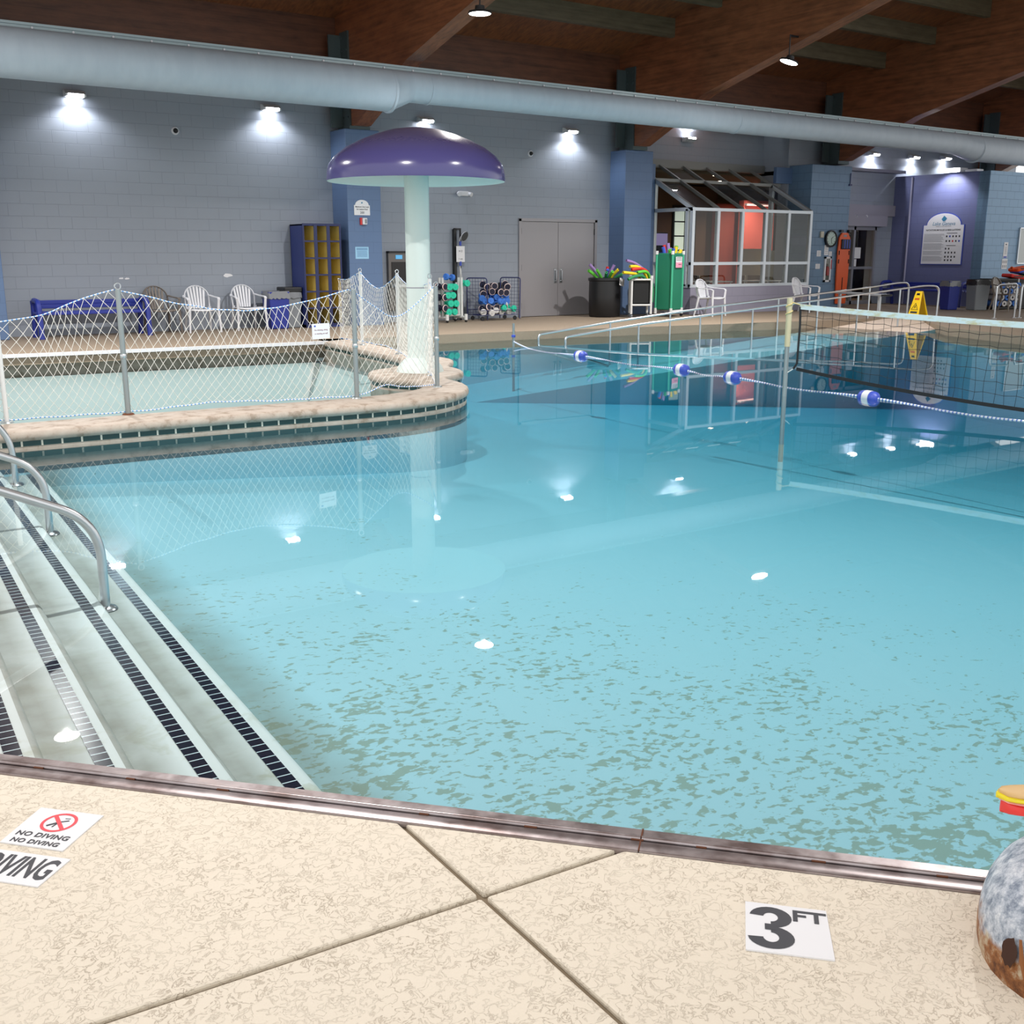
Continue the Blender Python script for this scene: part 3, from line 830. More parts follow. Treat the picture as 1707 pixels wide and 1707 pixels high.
M_NET = mat('net_cord', (224, 222, 216), 0.8)
M_ROPE = mat('rope_blue_white', (214, 222, 232), 0.8)
t = NT(M_ROPE); wv = t.new('ShaderNodeTexWave'); wv.inputs['Scale'].default_value = 9; t.link(t.coord('Object', (1, 1, 1)), wv.inputs['Vector'])
t.link(t.ramp(wv.outputs['Fac'], [(0.6, rgb(222, 226, 232)), (0.7, rgb(90, 150, 215))]), t.b.inputs['Base Color'])
def net(name, label, path, tops, bots, sags, cw=0.078, rows=15, r=0.0022, droop=None, bulge=0.0):
    """path: plan points; tops/bots: rope heights at them; sags: mid-span sag of the top rope"""
    root = thing(name, label, 'net')
    L = [0.0]
    for a, b in zip(path, path[1:]): L.append(L[-1] + math.dist(a, b))
    def at(s, f):
        s = max(0, min(L[-1], s)); k = 0
        while k < len(L) - 2 and L[k + 1] < s: k += 1
        q = (s - L[k]) / (L[k + 1] - L[k])
        a, b = path[k], path[k + 1]
        x, y = a[0] + (b[0] - a[0]) * q, a[1] + (b[1] - a[1]) * q
        zt_ = tops[k] + (tops[k + 1] - tops[k]) * q - sags[k] * 4 * q * (1 - q)
        zb_ = bots[k] + (bots[k + 1] - bots[k]) * q + (droop[k] if droop else 0) * math.sin(PI * q) ** 2 * (0.6 + 0.4 * math.sin(7 * q))
        d = Vector((b[0] - a[0], b[1] - a[1])).normalized()
        bl = bulge * math.sin(PI * f) * math.sin(PI * q)
        # the mesh is pulled towards the posts near the top rope
        sh = 0.07 * math.sin(2 * PI * q) * f ** 2
        ff = f ** (1.0 + 0.25 * math.sin(PI * q))
        wob = 0.006 * math.sin(s * 17 + f * 9)
        return Vector((x + d.x * (sh + wob) - d.y * bl, y + d.y * (sh + wob) + d.x * bl, zb_ + (zt_ - zb_) * ff + wob * .6))
    nx = int(L[-1] / cw)
    m = MB()
    node = {}
    for j in range(rows + 1):
        for i in range(nx + 1):
            node[i, j] = at((i + (0.5 if j % 2 else 0)) * L[-1] / (nx + 0.5), j / rows)
    for j in range(rows):
        for i in range(nx + 1):
            for di in ((-1, 0) if j % 2 == 0 else (0, 1)):
                if (i + di, j + 1) in node:
                    m.tube([node[i, j], node[i + di, j + 1]], r, 4, cap=False)
    m.build('mesh', M_NET, root, recalc=False)
    n = 60
    MB().tube([at(L[-1] * i / n, 1.0) + Vector((0, 0, .004)) for i in range(n + 1)], 0.0055, 6).build('top_rope', M_ROPE, root, smooth=True)
    MB().tube([at(L[-1] * i / n, 0.0) + Vector((0, 0, .0)) for i in range(n + 1)], 0.0055, 6).build('bottom_rope', M_ROPE, root, smooth=True)
    return root, at
pa, pb, pc, pd = [(p.x, p.y + .03) for k, p, h in POSTS]
netA, atA = net('safety_net', 'white knotted safety net sagging between posts along the front curb', [(0.2, 9.95), pa, pb, pc, pd], [0.95, .84, 1.10, 1.07, 1.07], [0.02, 0.02, .02, .02, .02],
    [0.02, 0.03, 0.20, 0.30], droop=[0, .0, .05, .10], bulge=-0.03)
pe, pf, pg = [(p.x, p.y) for k, p, h in POSTS_B]
netB, atB = net('safety_net', 'white knotted safety net hanging along the side curb behind the mushroom pole', [pd, pe, pf, pg, (7.75, 16.6)], [1.06, 1.08, 1.12, 1.12, 1.0], [0.02, .02, 0.04, .06, .03],
    [0.03, 0.12, .22, .05], cw=0.085, rows=15, droop=[0, .02, .04, 0], bulge=0.05)
# notice tied to the net
p = WX(535, 552, 4.2); Yn = 9.62
p = W(535, 552, Yn)
nt = thing('net_notice', 'small white laminated notice tied to the net', 'sign', (p.x, Yn, p.z), 0.28)
MB().box((0, 0, 0), (0.215, 0.004, 0.145)).build('board', M_PAPER, nt)
for k, s in enumerate(('No climbing, sitting', 'or standing on wall')):
    text('wording', s, 0.021, mat('faded_red_ink', (150, 110, 120), .7), nt, (0, -0.003, 0.012 - k * .034), UP)
MB().box((-0.075, -0.003, .05), (0.02, 0.002, .014)).build('emblem', M_ROYAL, nt)
for xx in (-.095, .095): MB().tube([(xx, 0, .065), (xx * 1.02, -.006, .085), (xx, .02, .1)], .0025, 5).build('tie', M_NET, nt)

# ================================================================== STEP HANDRAILS
def steprail(px_base, zb, label, yfix, xpost, ztop, xl, zl):
    t = thing('step_handrail', label, 'handrail', (xpost, yfix, zb), 0, 'handrails of the pool steps')
    pts = fillet([(0, 0, 0.0), (0, 0, ztop - zb), (xl - xpost, 0, zl - zb)], 0.20, 10)
    MB().tube(pts, 0.0235, 16).build('rail_tube', M_STEEL, t, smooth=True)
    MB().lathe([(0.024, .02), (.05, .012), (.058, 0.0)], n=20).build('flange', M_STEEL, t, smooth=True)
    # upper post on the pool edge, out of frame
    MB().cyl((xl - xpost + .12, 0, -.2), (xl - xpost + .12, 0, zl - zb - .03), .0235, 12).build('rear_post', M_STEEL, t, smooth=True)
for px, py, (ax, ay), (bx, by), lab in ((177, 1015, (172, 868), (0, 815), 'nearest curved steel handrail rising from the underwater steps'),
                              (84, 890, (80, 782), (0, 757), 'middle one of three curved steel handrails on the underwater steps'),
                              (27, 808, (22, 722), (0, 708), 'farthest curved steel handrail of the steps close to the net curb')):
    zb = -0.355
    b = G(px, py, zb)
    q = W(ax, ay, b.y); l = W(bx, by, b.y)
    sl = (l.z - q.z) / (l.x - q.x); xl = b.x - 0.95
    steprail((px, py), zb, lab, b.y, b.x, q.z + .005, xl, q.z + sl * (xl - b.x))

# ================================================================== RAMP HANDRAILS
def ramp_rail(label, pts, posts, flat):
    t = thing('ramp_handrail', label, 'handrail', (0, 0, 0), 0, 'ramp handrails into the pool')
    MB().tube(fillet(pts, 0.16, 8), 0.021, 12).build('rail_tube', M_STEEL, t, smooth=True)
    for (x, y, z0, z1) in posts:
        MB().cyl((x, y, z0), (x, y, z1), 0.019, 10).build('post', M_STEEL, t, smooth=True)
    x, y, z = pts[-1]
    MB().lathe([(0.02, .012), (.045, .01), (.05, 0)], (x, y, z), n=14).build('flange', M_STEEL, t, smooth=True)
def rail_from(pix, contact, end_top, end_base, loopx, zb):
    """pix: rail-top survey points [(px,py)], contact: function px -> ground point"""
    top = []
    for px, py in pix:
        c = contact(px); r = ray(px, py); h = math.hypot(r[0], r[1]); d = math.hypot(c.x, c.y)
        top.append((c.x, c.y, EYE + r[2] / h * d))
    return top
def lerp_contact(pts):
    P = [(px, G(px, py, z)) for px, py, z in pts]
    def f(px):
        for (a, A), (b, B) in zip(P, P[1:]):
            if px <= b or (b, B) == P[-1]:
                t = (px - a) / (b - a); return A.lerp(B, t)
    return f
near_c = lerp_contact([(946, 571, ZW), (1253, 557, ZW), (1560, 534.5, 0)])
far_c = lerp_contact([(901, 567, ZW), (1202, 553.5, ZW), (1511, 528, 0)])
for lab, pix, cf, postpx, e in (
    ('stainless steel ramp handrail nearer to the camera running into the pool', [(946, 561), (1057, 541), (1253, 515), (1421, 491), (1535, 476), (1561, 477)], near_c, [1057, 1160, 1253, 1355, 1421, 1492], (1560, 534.5)),
    ('stainless steel ramp handrail along the deck edge behind the nearer one', [(901, 557), (1010, 537), (1202, 509), (1440, 479), (1490, 471.5), (1511, 471)], far_c, [1010, 1110, 1202, 1288, 1440], (1511, 528))):
    top = rail_from(pix, cf, None, None, None, None)
    s = top[0]; b = G(*e)
    dx = Vector((top[1][0] - s[0], top[1][1] - s[1])).normalized()
    lo = [(s[0] + .9, s[1] - .06, -0.62), (s[0] - 0.03, s[1], -0.34), (s[0] - .05, s[1], -0.08)]
    pts = lo + top + [(b.x, b.y, 0.0)]
    posts = []
    for px in postpx:
        c = cf(px); tt = None
        for (x0, a), (x1, bb) in zip(zip([p[0] for p in pix], top), zip([p[0] for p in pix][1:], top[1:])):
            if x0 <= px <= x1: q = (px - x0) / (x1 - x0); tt = Vector(a).lerp(Vector(bb), q)
        posts.append((tt.x, tt.y, min(-0.03, -0.02 - .095 * (20.6 - tt.x)), tt.z))
    ramp_rail(lab, pts, posts, None)

# ================================================================== VOLLEYBALL NET
NB = Vector((9.24, 8.2)); NE = Vector((9.75, 1.6))
vn = thing('net_pole', 'weathered steel pole standing in the water holding the volleyball net', 'pole', (NB.x, NB.y, -0.9))
MB().cyl((0, 0, 0), (0, 0, 1.40), 0.026, 14).build('lower_tube', M_GALV, vn, smooth=True)
MB().cyl((0, 0, 1.30), (0, 0, 1.83), 0.031, 14).build('sleeve', mat('yellowed_sleeve', (190, 182, 150), .6), vn, smooth=True)
MB().tube([(0.035 * math.cos(a * .9), 0.035 * math.sin(a * .9), 1.62 + a * .012) for a in range(15)], .009, 6).build('rope_lashing', mat('old_rope', (196, 180, 130), .9), vn, smooth=True)
vb = thing('volleyball_net', 'black mesh volleyball net with white top tape stretched across the pool', 'net', (0, 0, 0))
def vtop(s): return 0.86 - 0.30 * s + 0.26 * s * s - .02
def vpos(s, f):
    x = NB.x + (NE.x - NB.x) * s + .04; y = NB.y + (NE.y - NB.y) * s - .12
    zb = 0.16 - 0.68 * s + 0.62 * s * s; zt_ = vtop(s)
    return Vector((x, y, zb + (zt_ - zb) * f))
M_VN = mat('black_net_cord', (24, 26, 30), .8)
m = MB(); nx = 64; nz = 7
for i in range(nx + 1):
    for j in range(nz):
        a = vpos(i / nx, j / nz); b = vpos(i / nx, (j + 1) / nz)
        w = Vector((0, 0.012 * math.sin(i * 3 + j), 0.008 * math.sin(i * 2.2 + j * 5)))
        m.tube([a + w * (1 if j else 0), b + Vector((0, 0.012 * math.sin(i * 3 + j + 1), .008 * math.sin(i * 2.2 + j * 5 + 5))) * (1 if j < nz - 1 else 0)], 0.0024, 4, cap=False)
for j in range(nz + 1):
    pts = [vpos(i / nx, j / nz) + Vector((0, 0.012 * math.sin(i * 3 + j), 0.008 * math.sin(i * 2.2 + j * 5))) * (1 if 0 < j < nz else 0) for i in range(nx + 1)]
    m.tube(pts, 0.0024, 4, cap=False)
m.build('mesh', M_VN, vb, recalc=False)
def tape(name, f, h, th, mtl):
    m = MB(); pts = [vpos(i / 40, f) for i in range(41)]
    for a, b in zip(pts, pts[1:]): m.bar(a, b, th, h)
    return m.build(name, mtl, vb)
tp = mat('white_tape', (205, 222, 226), .55); t = NT(tp); v = t.coord('Object', (1, 2, 6))
t.link(t.ramp(t.noise(v, 4, 5), [(0.5, rgb(208, 224, 228)), (0.68, rgb(196, 190, 150))]), t.b.inputs['Base Color'])
tape('top_tape', 1.0, 0.055, 0.014, tp)
tape('bottom_tape', 0.0, 0.035, 0.012, M_VN)
a, b = vpos(0, 0), vpos(0, 1)
MB().tube([b, b.lerp(a, .3) + Vector((0, -.01, 0)), a + Vector((0, .0, .06)), a + Vector((-.02, .03, 0))], .012, 8).build('end_rope', M_VN, vb, smooth=True)
MB().tube([a + Vector((-.02, .03, 0)), (NB.x, NB.y, a.z - .06)], .006, 6).build('lower_tie', M_NET, vb)
MB().tube([b + Vector((0, 0, .02)), (NB.x, NB.y, .89)], .007, 6).build('upper_tie', mat('old_rope'), vb)

# ================================================================== LANE ROPE
rp = [G(856, 577, ZW), G(968, 594, ZW), G(1136, 617, ZW), G(1221, 630, ZW), G(1448, 664, ZW), Vector((9.7, 5.0, ZW)), Vector((9.4, 2.0, ZW))]
lr = MB()
pts = []
for a, b in zip(rp, rp[1:]):
    for i in range(8):
        q = i / 8; pts.append(a.lerp(b, q) + Vector((0, 0, 0.012 - .035 * math.sin(PI * q) ** 2)))
pts[0].z = -.07; pts[1].z = -.12
lr.tube(pts, 0.012, 7)
mr_ = mat('lane_rope_cord', (220, 224, 230), .8); t = NT(mr_); wv = t.new('ShaderNodeTexWave'); wv.bands_direction = 'Y'; wv.inputs['Scale'].default_value = 7
t.link(t.coord('Object'), wv.inputs['Vector']); t.link(t.ramp(wv.outputs['Fac'], [(0.62, rgb(226, 228, 232)), (0.72, rgb(70, 110, 190))]), t.b.inputs['Base Color'])
tag(lr.build('lane_rope', mr_, smooth=True), 'blue and white lane rope floating across the pool', 'rope')
flab = ['blue and white rope float by the end of the ramp handrail, smallest', 'blue and white rope float second from the ramp handrail',
        'blue and white rope float third from the ramp, just left of the net pole', 'largest blue and white rope float, seen through the volleyball net']
f0 = None
for i in range(4):
    p = rp[i + 1]; d = (rp[i + 2] - rp[i]).normalized(); rz = math.atan2(d.y, d.x)
    if f0 is None:
        f0 = thing('rope_float', flab[0], 'float', (p.x, p.y, ZW + .01), rz, 'floats on the lane rope')
        RY = Matrix.Rotation(PI / 2, 3, 'Y')
        MB().lathe([(0.0, -.135), (.04, -.13), (.068, -.10), (.075, -.06), (.075, -.045)], n=20, mtx=RY).build('end_cap', M_ROYAL, f0, smooth=True)
        MB().lathe([(.075, .045), (.075, .06), (.068, .10), (.04, .13), (0.0, .135)], n=20, mtx=RY).build('end_cap', M_ROYAL, f0, smooth=True)
        MB().lathe([(.075, -.045), (.078, -.03), (.078, .03), (.075, .045)], n=20, mtx=RY).build('centre_band', M_WHITE, f0, smooth=True)
    else:
        dup(f0, (p.x, p.y, ZW + .01), rz, flab[i])
ap = thing('rope_anchor', 'short steel stanchion in the water holding the far end of the lane rope', 'post', (rp[0].x, rp[0].y, -1.0))
MB().cyl((0, 0, 0), (0, 0, 1.24), .022, 12).build('tube', M_GALV, ap, smooth=True)
MB().lathe([(.023, 1.0), (.035, 1.005), (.035, 1.04), (.023, 1.045)], n=12).build('rope_clamp', M_ROYAL, ap, smooth=True)

# ================================================================== DOORS
door = thing('door_1', 'grey steel double door in the back wall beside the black noodle barrel', 'door', (13.96, YW, 0))
Md = mat('door_steel', (146, 144, 148), 0.38, 0.35)
for i in range(2):
    x0 = 0.05 + i * 1.042; lf = MB().span((x0, 0.0, 0.01), (x0 + 1.035, 0.05, 2.11)).build('door_leaf', Md, door, bevel=.004)
    hx = x0 + (0.96 if i == 0 else 0.075)
    MB().box((hx, -0.008, 0.92), (0.075, 0.012, 0.33)).build('push_plate', M_STEEL, lf, bevel=.003)
    MB().tube(fillet([(hx, -.01, .80), (hx, -.055, .80), (hx, -.055, 1.04), (hx, -.01, 1.04)], .02, 4), .009, 8).build('pull_handle', M_STEEL, lf, smooth=True)
    for zz in (0.25, 1.1, 1.9): MB().box((x0 + (-.012 if i == 0 else 1.047), -.012, zz), (.03, .03, .13)).build('hinge', mat('hinge_grey', (80, 80, 84), .4, .6), lf)
MB().span((-.02, -.03, 0), (.045, .06, 2.17)).span((2.135, -.03, 0), (2.2, .06, 2.17)).span((-.02, -.03, 2.115), (2.2, .06, 2.18)).build('door_frame', Md, door)
struct(door)
# glazed entrance
ent = thing('door_2', 'glazed entrance door with grey frame beside the orange rescue board', 'door', (24.75, YW, 0))
Mf = mat('anodised_frame', (150, 152, 160), .4, .4)
m = MB()
for x in (0.0, 0.62, 1.53): m.span((x, -.03, 0), (x + .08, .08, 2.16))
m.span((0, -.03, 2.06), (1.6, .08, 2.2)).span((0, -.03, 0), (1.6, .08, .1)).span((0, -.02, .98), (1.6, .06, 1.05))
m.build('door_frame', Mf, ent)
MB().span((.08, .02, .1), (.62, .03, 2.06)).build('pane', M_GLASS, ent); MB().span((.70, .02, .1), (1.53, .03, 2.06)).build('pane', M_GLASS, ent)
MB().span((.70, -.03, 1.28), (.96, -.026, 1.58)).build('paper_notice', M_PAPER, ent); MB().span((.68, -.03, 1.06), (.8, -.026, 1.26)).build('paper_notice', M_PAPER, ent)
MB().span((.12, -.03, 1.55), (.33, -.026, 1.85)).build('red_notice', M_RED, ent); MB().span((.16, -.032, 1.66), (.29, -.03, 1.74)).build('red_notice_text', M_PAPER, ent)
struct(ent)
# corridor behind the entrance
Mc = mat('corridor_tan', (120, 104, 82), .7)
struct(MB().span((33, YW + .3, 0), (33.2, 26.5, 3.5)).build('wall_corridor', Mc))
cab = thing('tall_cabinet', 'tall dark cupboard seen through the entrance door', 'cabinet', (28.4, 23.3, 0.0))
MB().span((0, 0, 0), (.9, .6, 2.1)).build('body', mat('dark_green_cab', (44, 54, 52), .5), cab, bevel=.01)
MB().span((.44, -.01, .1), (.46, 0, 2.0)).build('door_gap', M_DARK, cab)
hs = thing('rail_reflection', 'pair of curved pale tubes added as a reflection in the entrance door glass', 'rail', (28.2, 21.9, 0))
for d in (0, .28):
    MB().tube([(d + .5 - .5 * math.cos(a), -.1, 1.5 * math.sin(a)) for a in [i * PI / 2 / 10 for i in range(11)]][::-1], .03, 8).build('rail', M_FWHITE, hs, smooth=True)  # added tubes standing in for curved lines mirrored in the glass

# exit sign
p = W(1441, 366, YW - .3)
ex = thing('exit_sign', 'lit red exit sign with two lamp heads above the entrance', 'sign', (p.x, YW - .14, p.z))
MB().box((0, 0, 0), (.30, .06, .22)).build('housing', M_WHITE, ex, bevel=.01)
MB().box((0, -.032, 0), (.24, .006, .17)).build('face', mat('exit_face', (255, 225, 225), .4, emit=(255, 150, 150), estr=.9), ex)
text('lettering', 'EXIT', .11, mat('exit_letters', (230, 30, 40), .4, emit=(255, 30, 40), estr=2.0), ex, (0, -.036, 0), UP, bold=.003)
for s in (-1, 1): MB().cyl((s * .15, -.02, .06), (s * .24, -.06, .10), .035, 12).build('lamp_head', M_WHITE, ex, smooth=True)
MB().box((0, .09, .04), (.1, .12, .1)).build('mount', M_WHITE, ex)

# ================================================================== GLASS BAY
bay = thing('window_1', 'greenhouse style glass bay with sloped roof panes over a low grey wall', 'window', (0, 0, 0))
X0, X1, YB, ZS, ZK = 17.95, 22.0, 19.0, 0.66, 2.42
YT, ZT = 21.2, 3.56
zs = lambda y: ZK + (ZT - ZK) * (y - YB) / (YT - YB)
Mbf = mat('bay_frame', (196, 204, 212), .4, .3)
Mrf = mat('bay_roof_frame', (132, 134, 132), .45, .3)
xs = [X0 + (X1 - X0) * i / 5 for i in range(6)]
fr = MB()
for x in xs: fr.span((x - .04, YB - .03, ZS), (x + .04, YB + .06, ZK))
for z in (ZS, 1.18, ZK): fr.span((X0 - .04, YB - .025, z - .035), (X1 + .04, YB + .055, z + .035))
fr.build('front_frame', Mbf, bay)
rf = MB()
NR = 7
xr = [X0 - .45 + (X1 + .5 - X0 + .45) * i / 7 for i in range(8)]
for x in xs: rf.bar((x, YB, ZK + .02), (x, YT, ZT + .02), .06, .07)
rf.bar((X0 - .5, YT, ZT), (X0 - .5, YB + 1.2, zs(YB + 1.2)), .06, .07)
for q in (0.62,): rf.bar((X0 - .5 if q > .5 else X0, YB + (YT - YB) * q, zs(YB + (YT - YB) * q) + .02), (X1 + .3, YB + (YT - YB) * q, zs(YB + (YT - YB) * q) + .02), .06, .07)
rf.bar((X0 - .55, YT - .02, ZT + .04), (X1 + .5, YT - .02, ZT + .04), .12, .2)
rf.build('roof_frame', Mrf, bay)
sf = MB()
YP = 20.4
sf.span((X0 - .04, YP - .1, 0.3), (X0 + .04, YP + .02, zs(YP))).bar((X0, YB, ZK), (X0, YP, zs(YP)), .08, .09)
sf.span((X0 - .04, YB, ZK - .04), (X0 + .04, YP, ZK + .04)).span((X0 - .04, YB, ZS - .04), (X0 + .04, YP, ZS + .04)).span((X0 - .035, YB, 1.15), (X0 + .035, YP, 1.21))
sf.span((X0 - .04, YB + .14, ZS), (X0 + .04, YB + .22, ZK))
sf.span((X1 - .04, YP - .1, 0.3), (X1 + .04, YP + .02, zs(YP))).bar((X1, YB, ZK), (X1, YP, zs(YP)), .08, .09)
sf.build('side_frame', mat('bay_frame'), bay)
for i in range(5):
    a, b = xs[i] + .04, xs[i + 1] - .04
    MB().span((a, YB + .01, ZS + .03), (b, YB + .016, 1.15)).build('pane', M_GLASS, bay)
    MB().span((a, YB + .01, 1.21), (b, YB + .016, ZK - .03)).build('pane', M_GLASS, bay)
    for q0, q1 in ((.02, .61), (.63, .97)):
        y0, y1 = YB + (YT - YB) * q0, YB + (YT - YB) * q1
        MB().add([(a, y0, zs(y0)), (b, y0, zs(y0)), (b, y1, zs(y1)), (a, y1, zs(y1))], [(0, 1, 2, 3)]).build('roof_pane', M_GLASS, bay)
for X in (X0, X1):
    MB().add([(X, YB + .04, ZS), (X, YP - .1, ZS), (X, YP - .1, ZK - .04), (X, YB + .04, ZK - .04)], [(0, 1, 2, 3)]).build('side_pane', M_GLASS, bay)
    MB().add([(X, YB + .1, ZK + .04), (X, YP - .1, ZK + .04), (X, YP - .1, zs(YP - .1))], [(0, 1, 2)]).build('side_pane', M_GLASS, bay)
struct(bay)
struct(MB().span((X0 - .03, YB - .03, 0), (X1 + .03, YB + .12, ZS - .03)).span((X0 - .03, YB + .12, 0), (X0 + .1, YW - .02, ZS - .03)).span((X1 - .1, YB + .12, 0), (X1 + .03, YW - .02, ZS - .03)).build('wall_low', block_mat('low_wall_grey', (140, 138, 156), (132, 130, 148))))
struct(MB().span((X1 + .02, YW - .1, 3.2), (22.7, YW, 3.6)).span((17.3, YW - .02, 0), (X0 - .03, YW + .1, 3.5)).build('wall_jamb', M_PIL))
# lobby behind the bay
LX = lambda px, Y: W(px, 423, Y).x
Ml = mat('lobby_tan', (140, 122, 92), .7)
struct(MB().span((17.0, 26.3, 0), (33, 26.5, 3.6)).build('wall_lobby', Ml))
struct(MB().span((17.3, 21.5, 3.45), (22.55, 26.4, 3.55)).span((22.55, YW + .3, 3.45), (33, 26.4, 3.55)).build('ceiling_lobby', mat('lobby_ceiling', (104, 92, 74), .8)))
struct(MB().span((LX(1192, 24.6), 24.6, 0), (LX(1236, 24.6), 24.8, 2.9)).build('wall_accent', mat('salmon_deep', (150, 66, 54), .6)))
struct(MB().span((LX(1236, 24.2), 24.2, 0), (LX(1287, 24.2), 24.4, 3.0)).build('wall_accent', mat('salmon_wall', (226, 110, 100), .6)))
struct(MB().span((17.4, 24.9, 0), (LX(1192, 24.9), 25.1, 3.4)).build('wall_lobby_dark', mat('lobby_brown', (92, 68, 50), .7)))
def downlight(x, y, label, power):
    t = thing('lobby_downlight', label, 'lamp', (x, y, 3.45), 0, 'downlights in the lobby')
    MB().lathe([(0.10, .0), (.12, -.012), (.09, -.012), (.0, -.008)], n=20).build('trim_ring', M_WHITE, t, smooth=True)
    MB().lathe([(.0, -.014), (.085, -.014)], n=20).build('lens', emis('downlight_led', (255, 226, 196), 6), t)
    add_light('downlight_lamp', 'SPOT', (x, y, 3.42), power, (0, 0, 0), (1, .86, .72), spot_size=2.4, spot_blend=.7, shadow_soft_size=.06)
for px, Y, l, pw in ((1197, 23.2, 'small warm downlight left of the salmon wall', 90), (1262, 23.4, 'small warm downlight in front of the salmon wall', 160), (1320, 22.8, 'small warm downlight at the right of the lobby', 90), (1188, 21.7, 'small warm downlight nearest the sloped glass roof', 70)):
    downlight(LX(px, Y), Y, l, pw)
cl = thing('cove_lamp', 'warm strip lamp along the salmon wall inside the glass bay', 'lamp', (LX(1262, 24.1), 24.1, 2.88))
MB().box((0, .05, 0), (1.1, .1, .06)).build('body', M_WHITE, cl); MB().box((0, .0, -.03), (1.05, .08, .01)).build('lens', emis('cove_led', (255, 190, 175), 3), cl)
# lobby window (bright panes at left, seen through the side of the bay)
lw = thing('window_2', 'bright divided window at the back of the lobby', 'window', (LX(1121, 24.84), 24.84, 1.1))
for i in range(2):
    for j in range(4):
        MB().box((.24 + i * .42, 0, .2 + j * .42), (.37, .02, .38)).build('pane', mat('daylit_pane', (200, 215, 205), .3, emit=(190, 205, 195), estr=.5), lw)
MB().box((.46, .03, .83), (.95, .03, 1.8)).build('window_frame', M_BLACK, lw); struct(lw)
vc = thing('drinks_cooler', 'tall glass fronted drinks cooler inside the bay behind the green mesh cart', 'cooler', (LX(1101, 21.6), 21.6, 0), .3)
MB().span((-.35, 0, 0), (.35, .7, 1.95)).build('cabinet', M_BLACK, vc, bevel=.01)
MB().span((-.31, -.012, 1.62), (.31, 0, 1.92)).build('header_panel', mat('cooler_header', (150, 140, 185), .4, emit=(150, 140, 190), estr=.3), vc)
for j in range(3):
    sh = MB().span((-.31, -.012, 1.25 - j * .32), (.31, 0, 1.27 - j * .32)).build('shelf', M_GREYP, vc)
    for i in range(6): MB().cyl((-.25 + i * .1, -.02, 1.27 - j * .32), (-.25 + i * .1, -.02, 1.45 - j * .32), .03, 8).build('bottle', (M_RED, M_ROYAL, M_FWHITE)[(j + (i > 1)) % 3], sh, smooth=True)
# lobby tables and chairs
Mchr = mat('chrome', (210, 200, 185), .15, 1.0)
def lobby_chair(loc, rz, lab):
    t = thing('stacking_chair', lab, 'chair', loc, rz, 'metal chairs in the lobby')
    MB().box((0, 0, .45), (.42, .42, .03)).build('seat', mat('seat_tan', (120, 92, 66), .6), t, bevel=.01)
    MB().box((0, .21, .72), (.40, .025, .28)).build('backrest', mat('seat_tan'), t, bevel=.01)
    for s in (-.19, .19):
        MB().tube(fillet([(s, -.2, 0), (s, -.19, .44), (s, .2, .44), (s, .23, .86)], .05, 4), .011, 6).build('frame', Mchr, t, smooth=True)
        MB().cyl((s, .2, .44), (s, .24, 0), .011, 6).build('leg', Mchr, t, smooth=True)
    return t
lcs = [(18.9, 20.3, .3, 'metal lobby chair behind the left bay pane'), (19.2, 20.7, 2.6, 'metal lobby chair turned backwards behind the second bay pane'), (20.1, 20.75, 1.2, 'metal lobby chair at the white table end in the bay'),
       (20.8, 20.4, 4.4, 'metal lobby chair behind the fourth bay pane'), (21.5, 20.2, 1.9, 'metal lobby chair behind the rightmost bay pane')]
lc0 = lobby_chair((lcs[0][0], lcs[0][1], 0), lcs[0][2], lcs[0][3])
for x, y, r, l in lcs[1:]: dup(lc0, (x, y, 0), r, l)
for x, y, l in ((19.4, 19.75, 'white lobby table under the second bay pane'), (21.1, 19.7, 'white lobby table under the fourth bay pane')):
    t = thing('lobby_table', l, 'table', (x, y, 0), 0, 'tables in the lobby')
    MB().box((0, 0, .73), (.8, .6, .03)).build('tabletop', M_WHITE, t, bevel=.006)
    for a in (-.36, .36):
        for b in (-.26, .26): MB().cyl((a, b, 0), (a, b, .715), .016, 8).build('leg', M_PVC, t, smooth=True)
for x, y, w, h, c, l in ((LX(1299, 22.3), 22.3, .75, 1.45, (196, 196, 168), 'pale display panel standing in the lobby'), (LX(1325, 21.9), 21.9, .5, 1.6, (40, 58, 62), 'dark teal banner standing in the lobby at right'), (LX(1255, 22.8), 22.8, .9, 1.5, (190, 184, 176), 'whitish poster stand in the middle of the lobby'),
        (LX(1342, 21.6), 21.6, .35, 1.7, (190, 206, 204), 'white banner at the right end of the lobby')):
    t = thing('display_stand', l, 'stand', (x, y, 0))
    MB().box((0, 0, h / 2 + .1), (w, .03, h - .1)).build('panel', mat('panel_%d' % c[0] + l[:4], c, .6), t)
    MB().box((0, 0, .03), (w * .8, .3, .04)).build('foot', M_BLACK, t)
    MB().cyl((0, .03, .03), (0, .03, h), .015, 6).build('stem', M_BLACK, t)

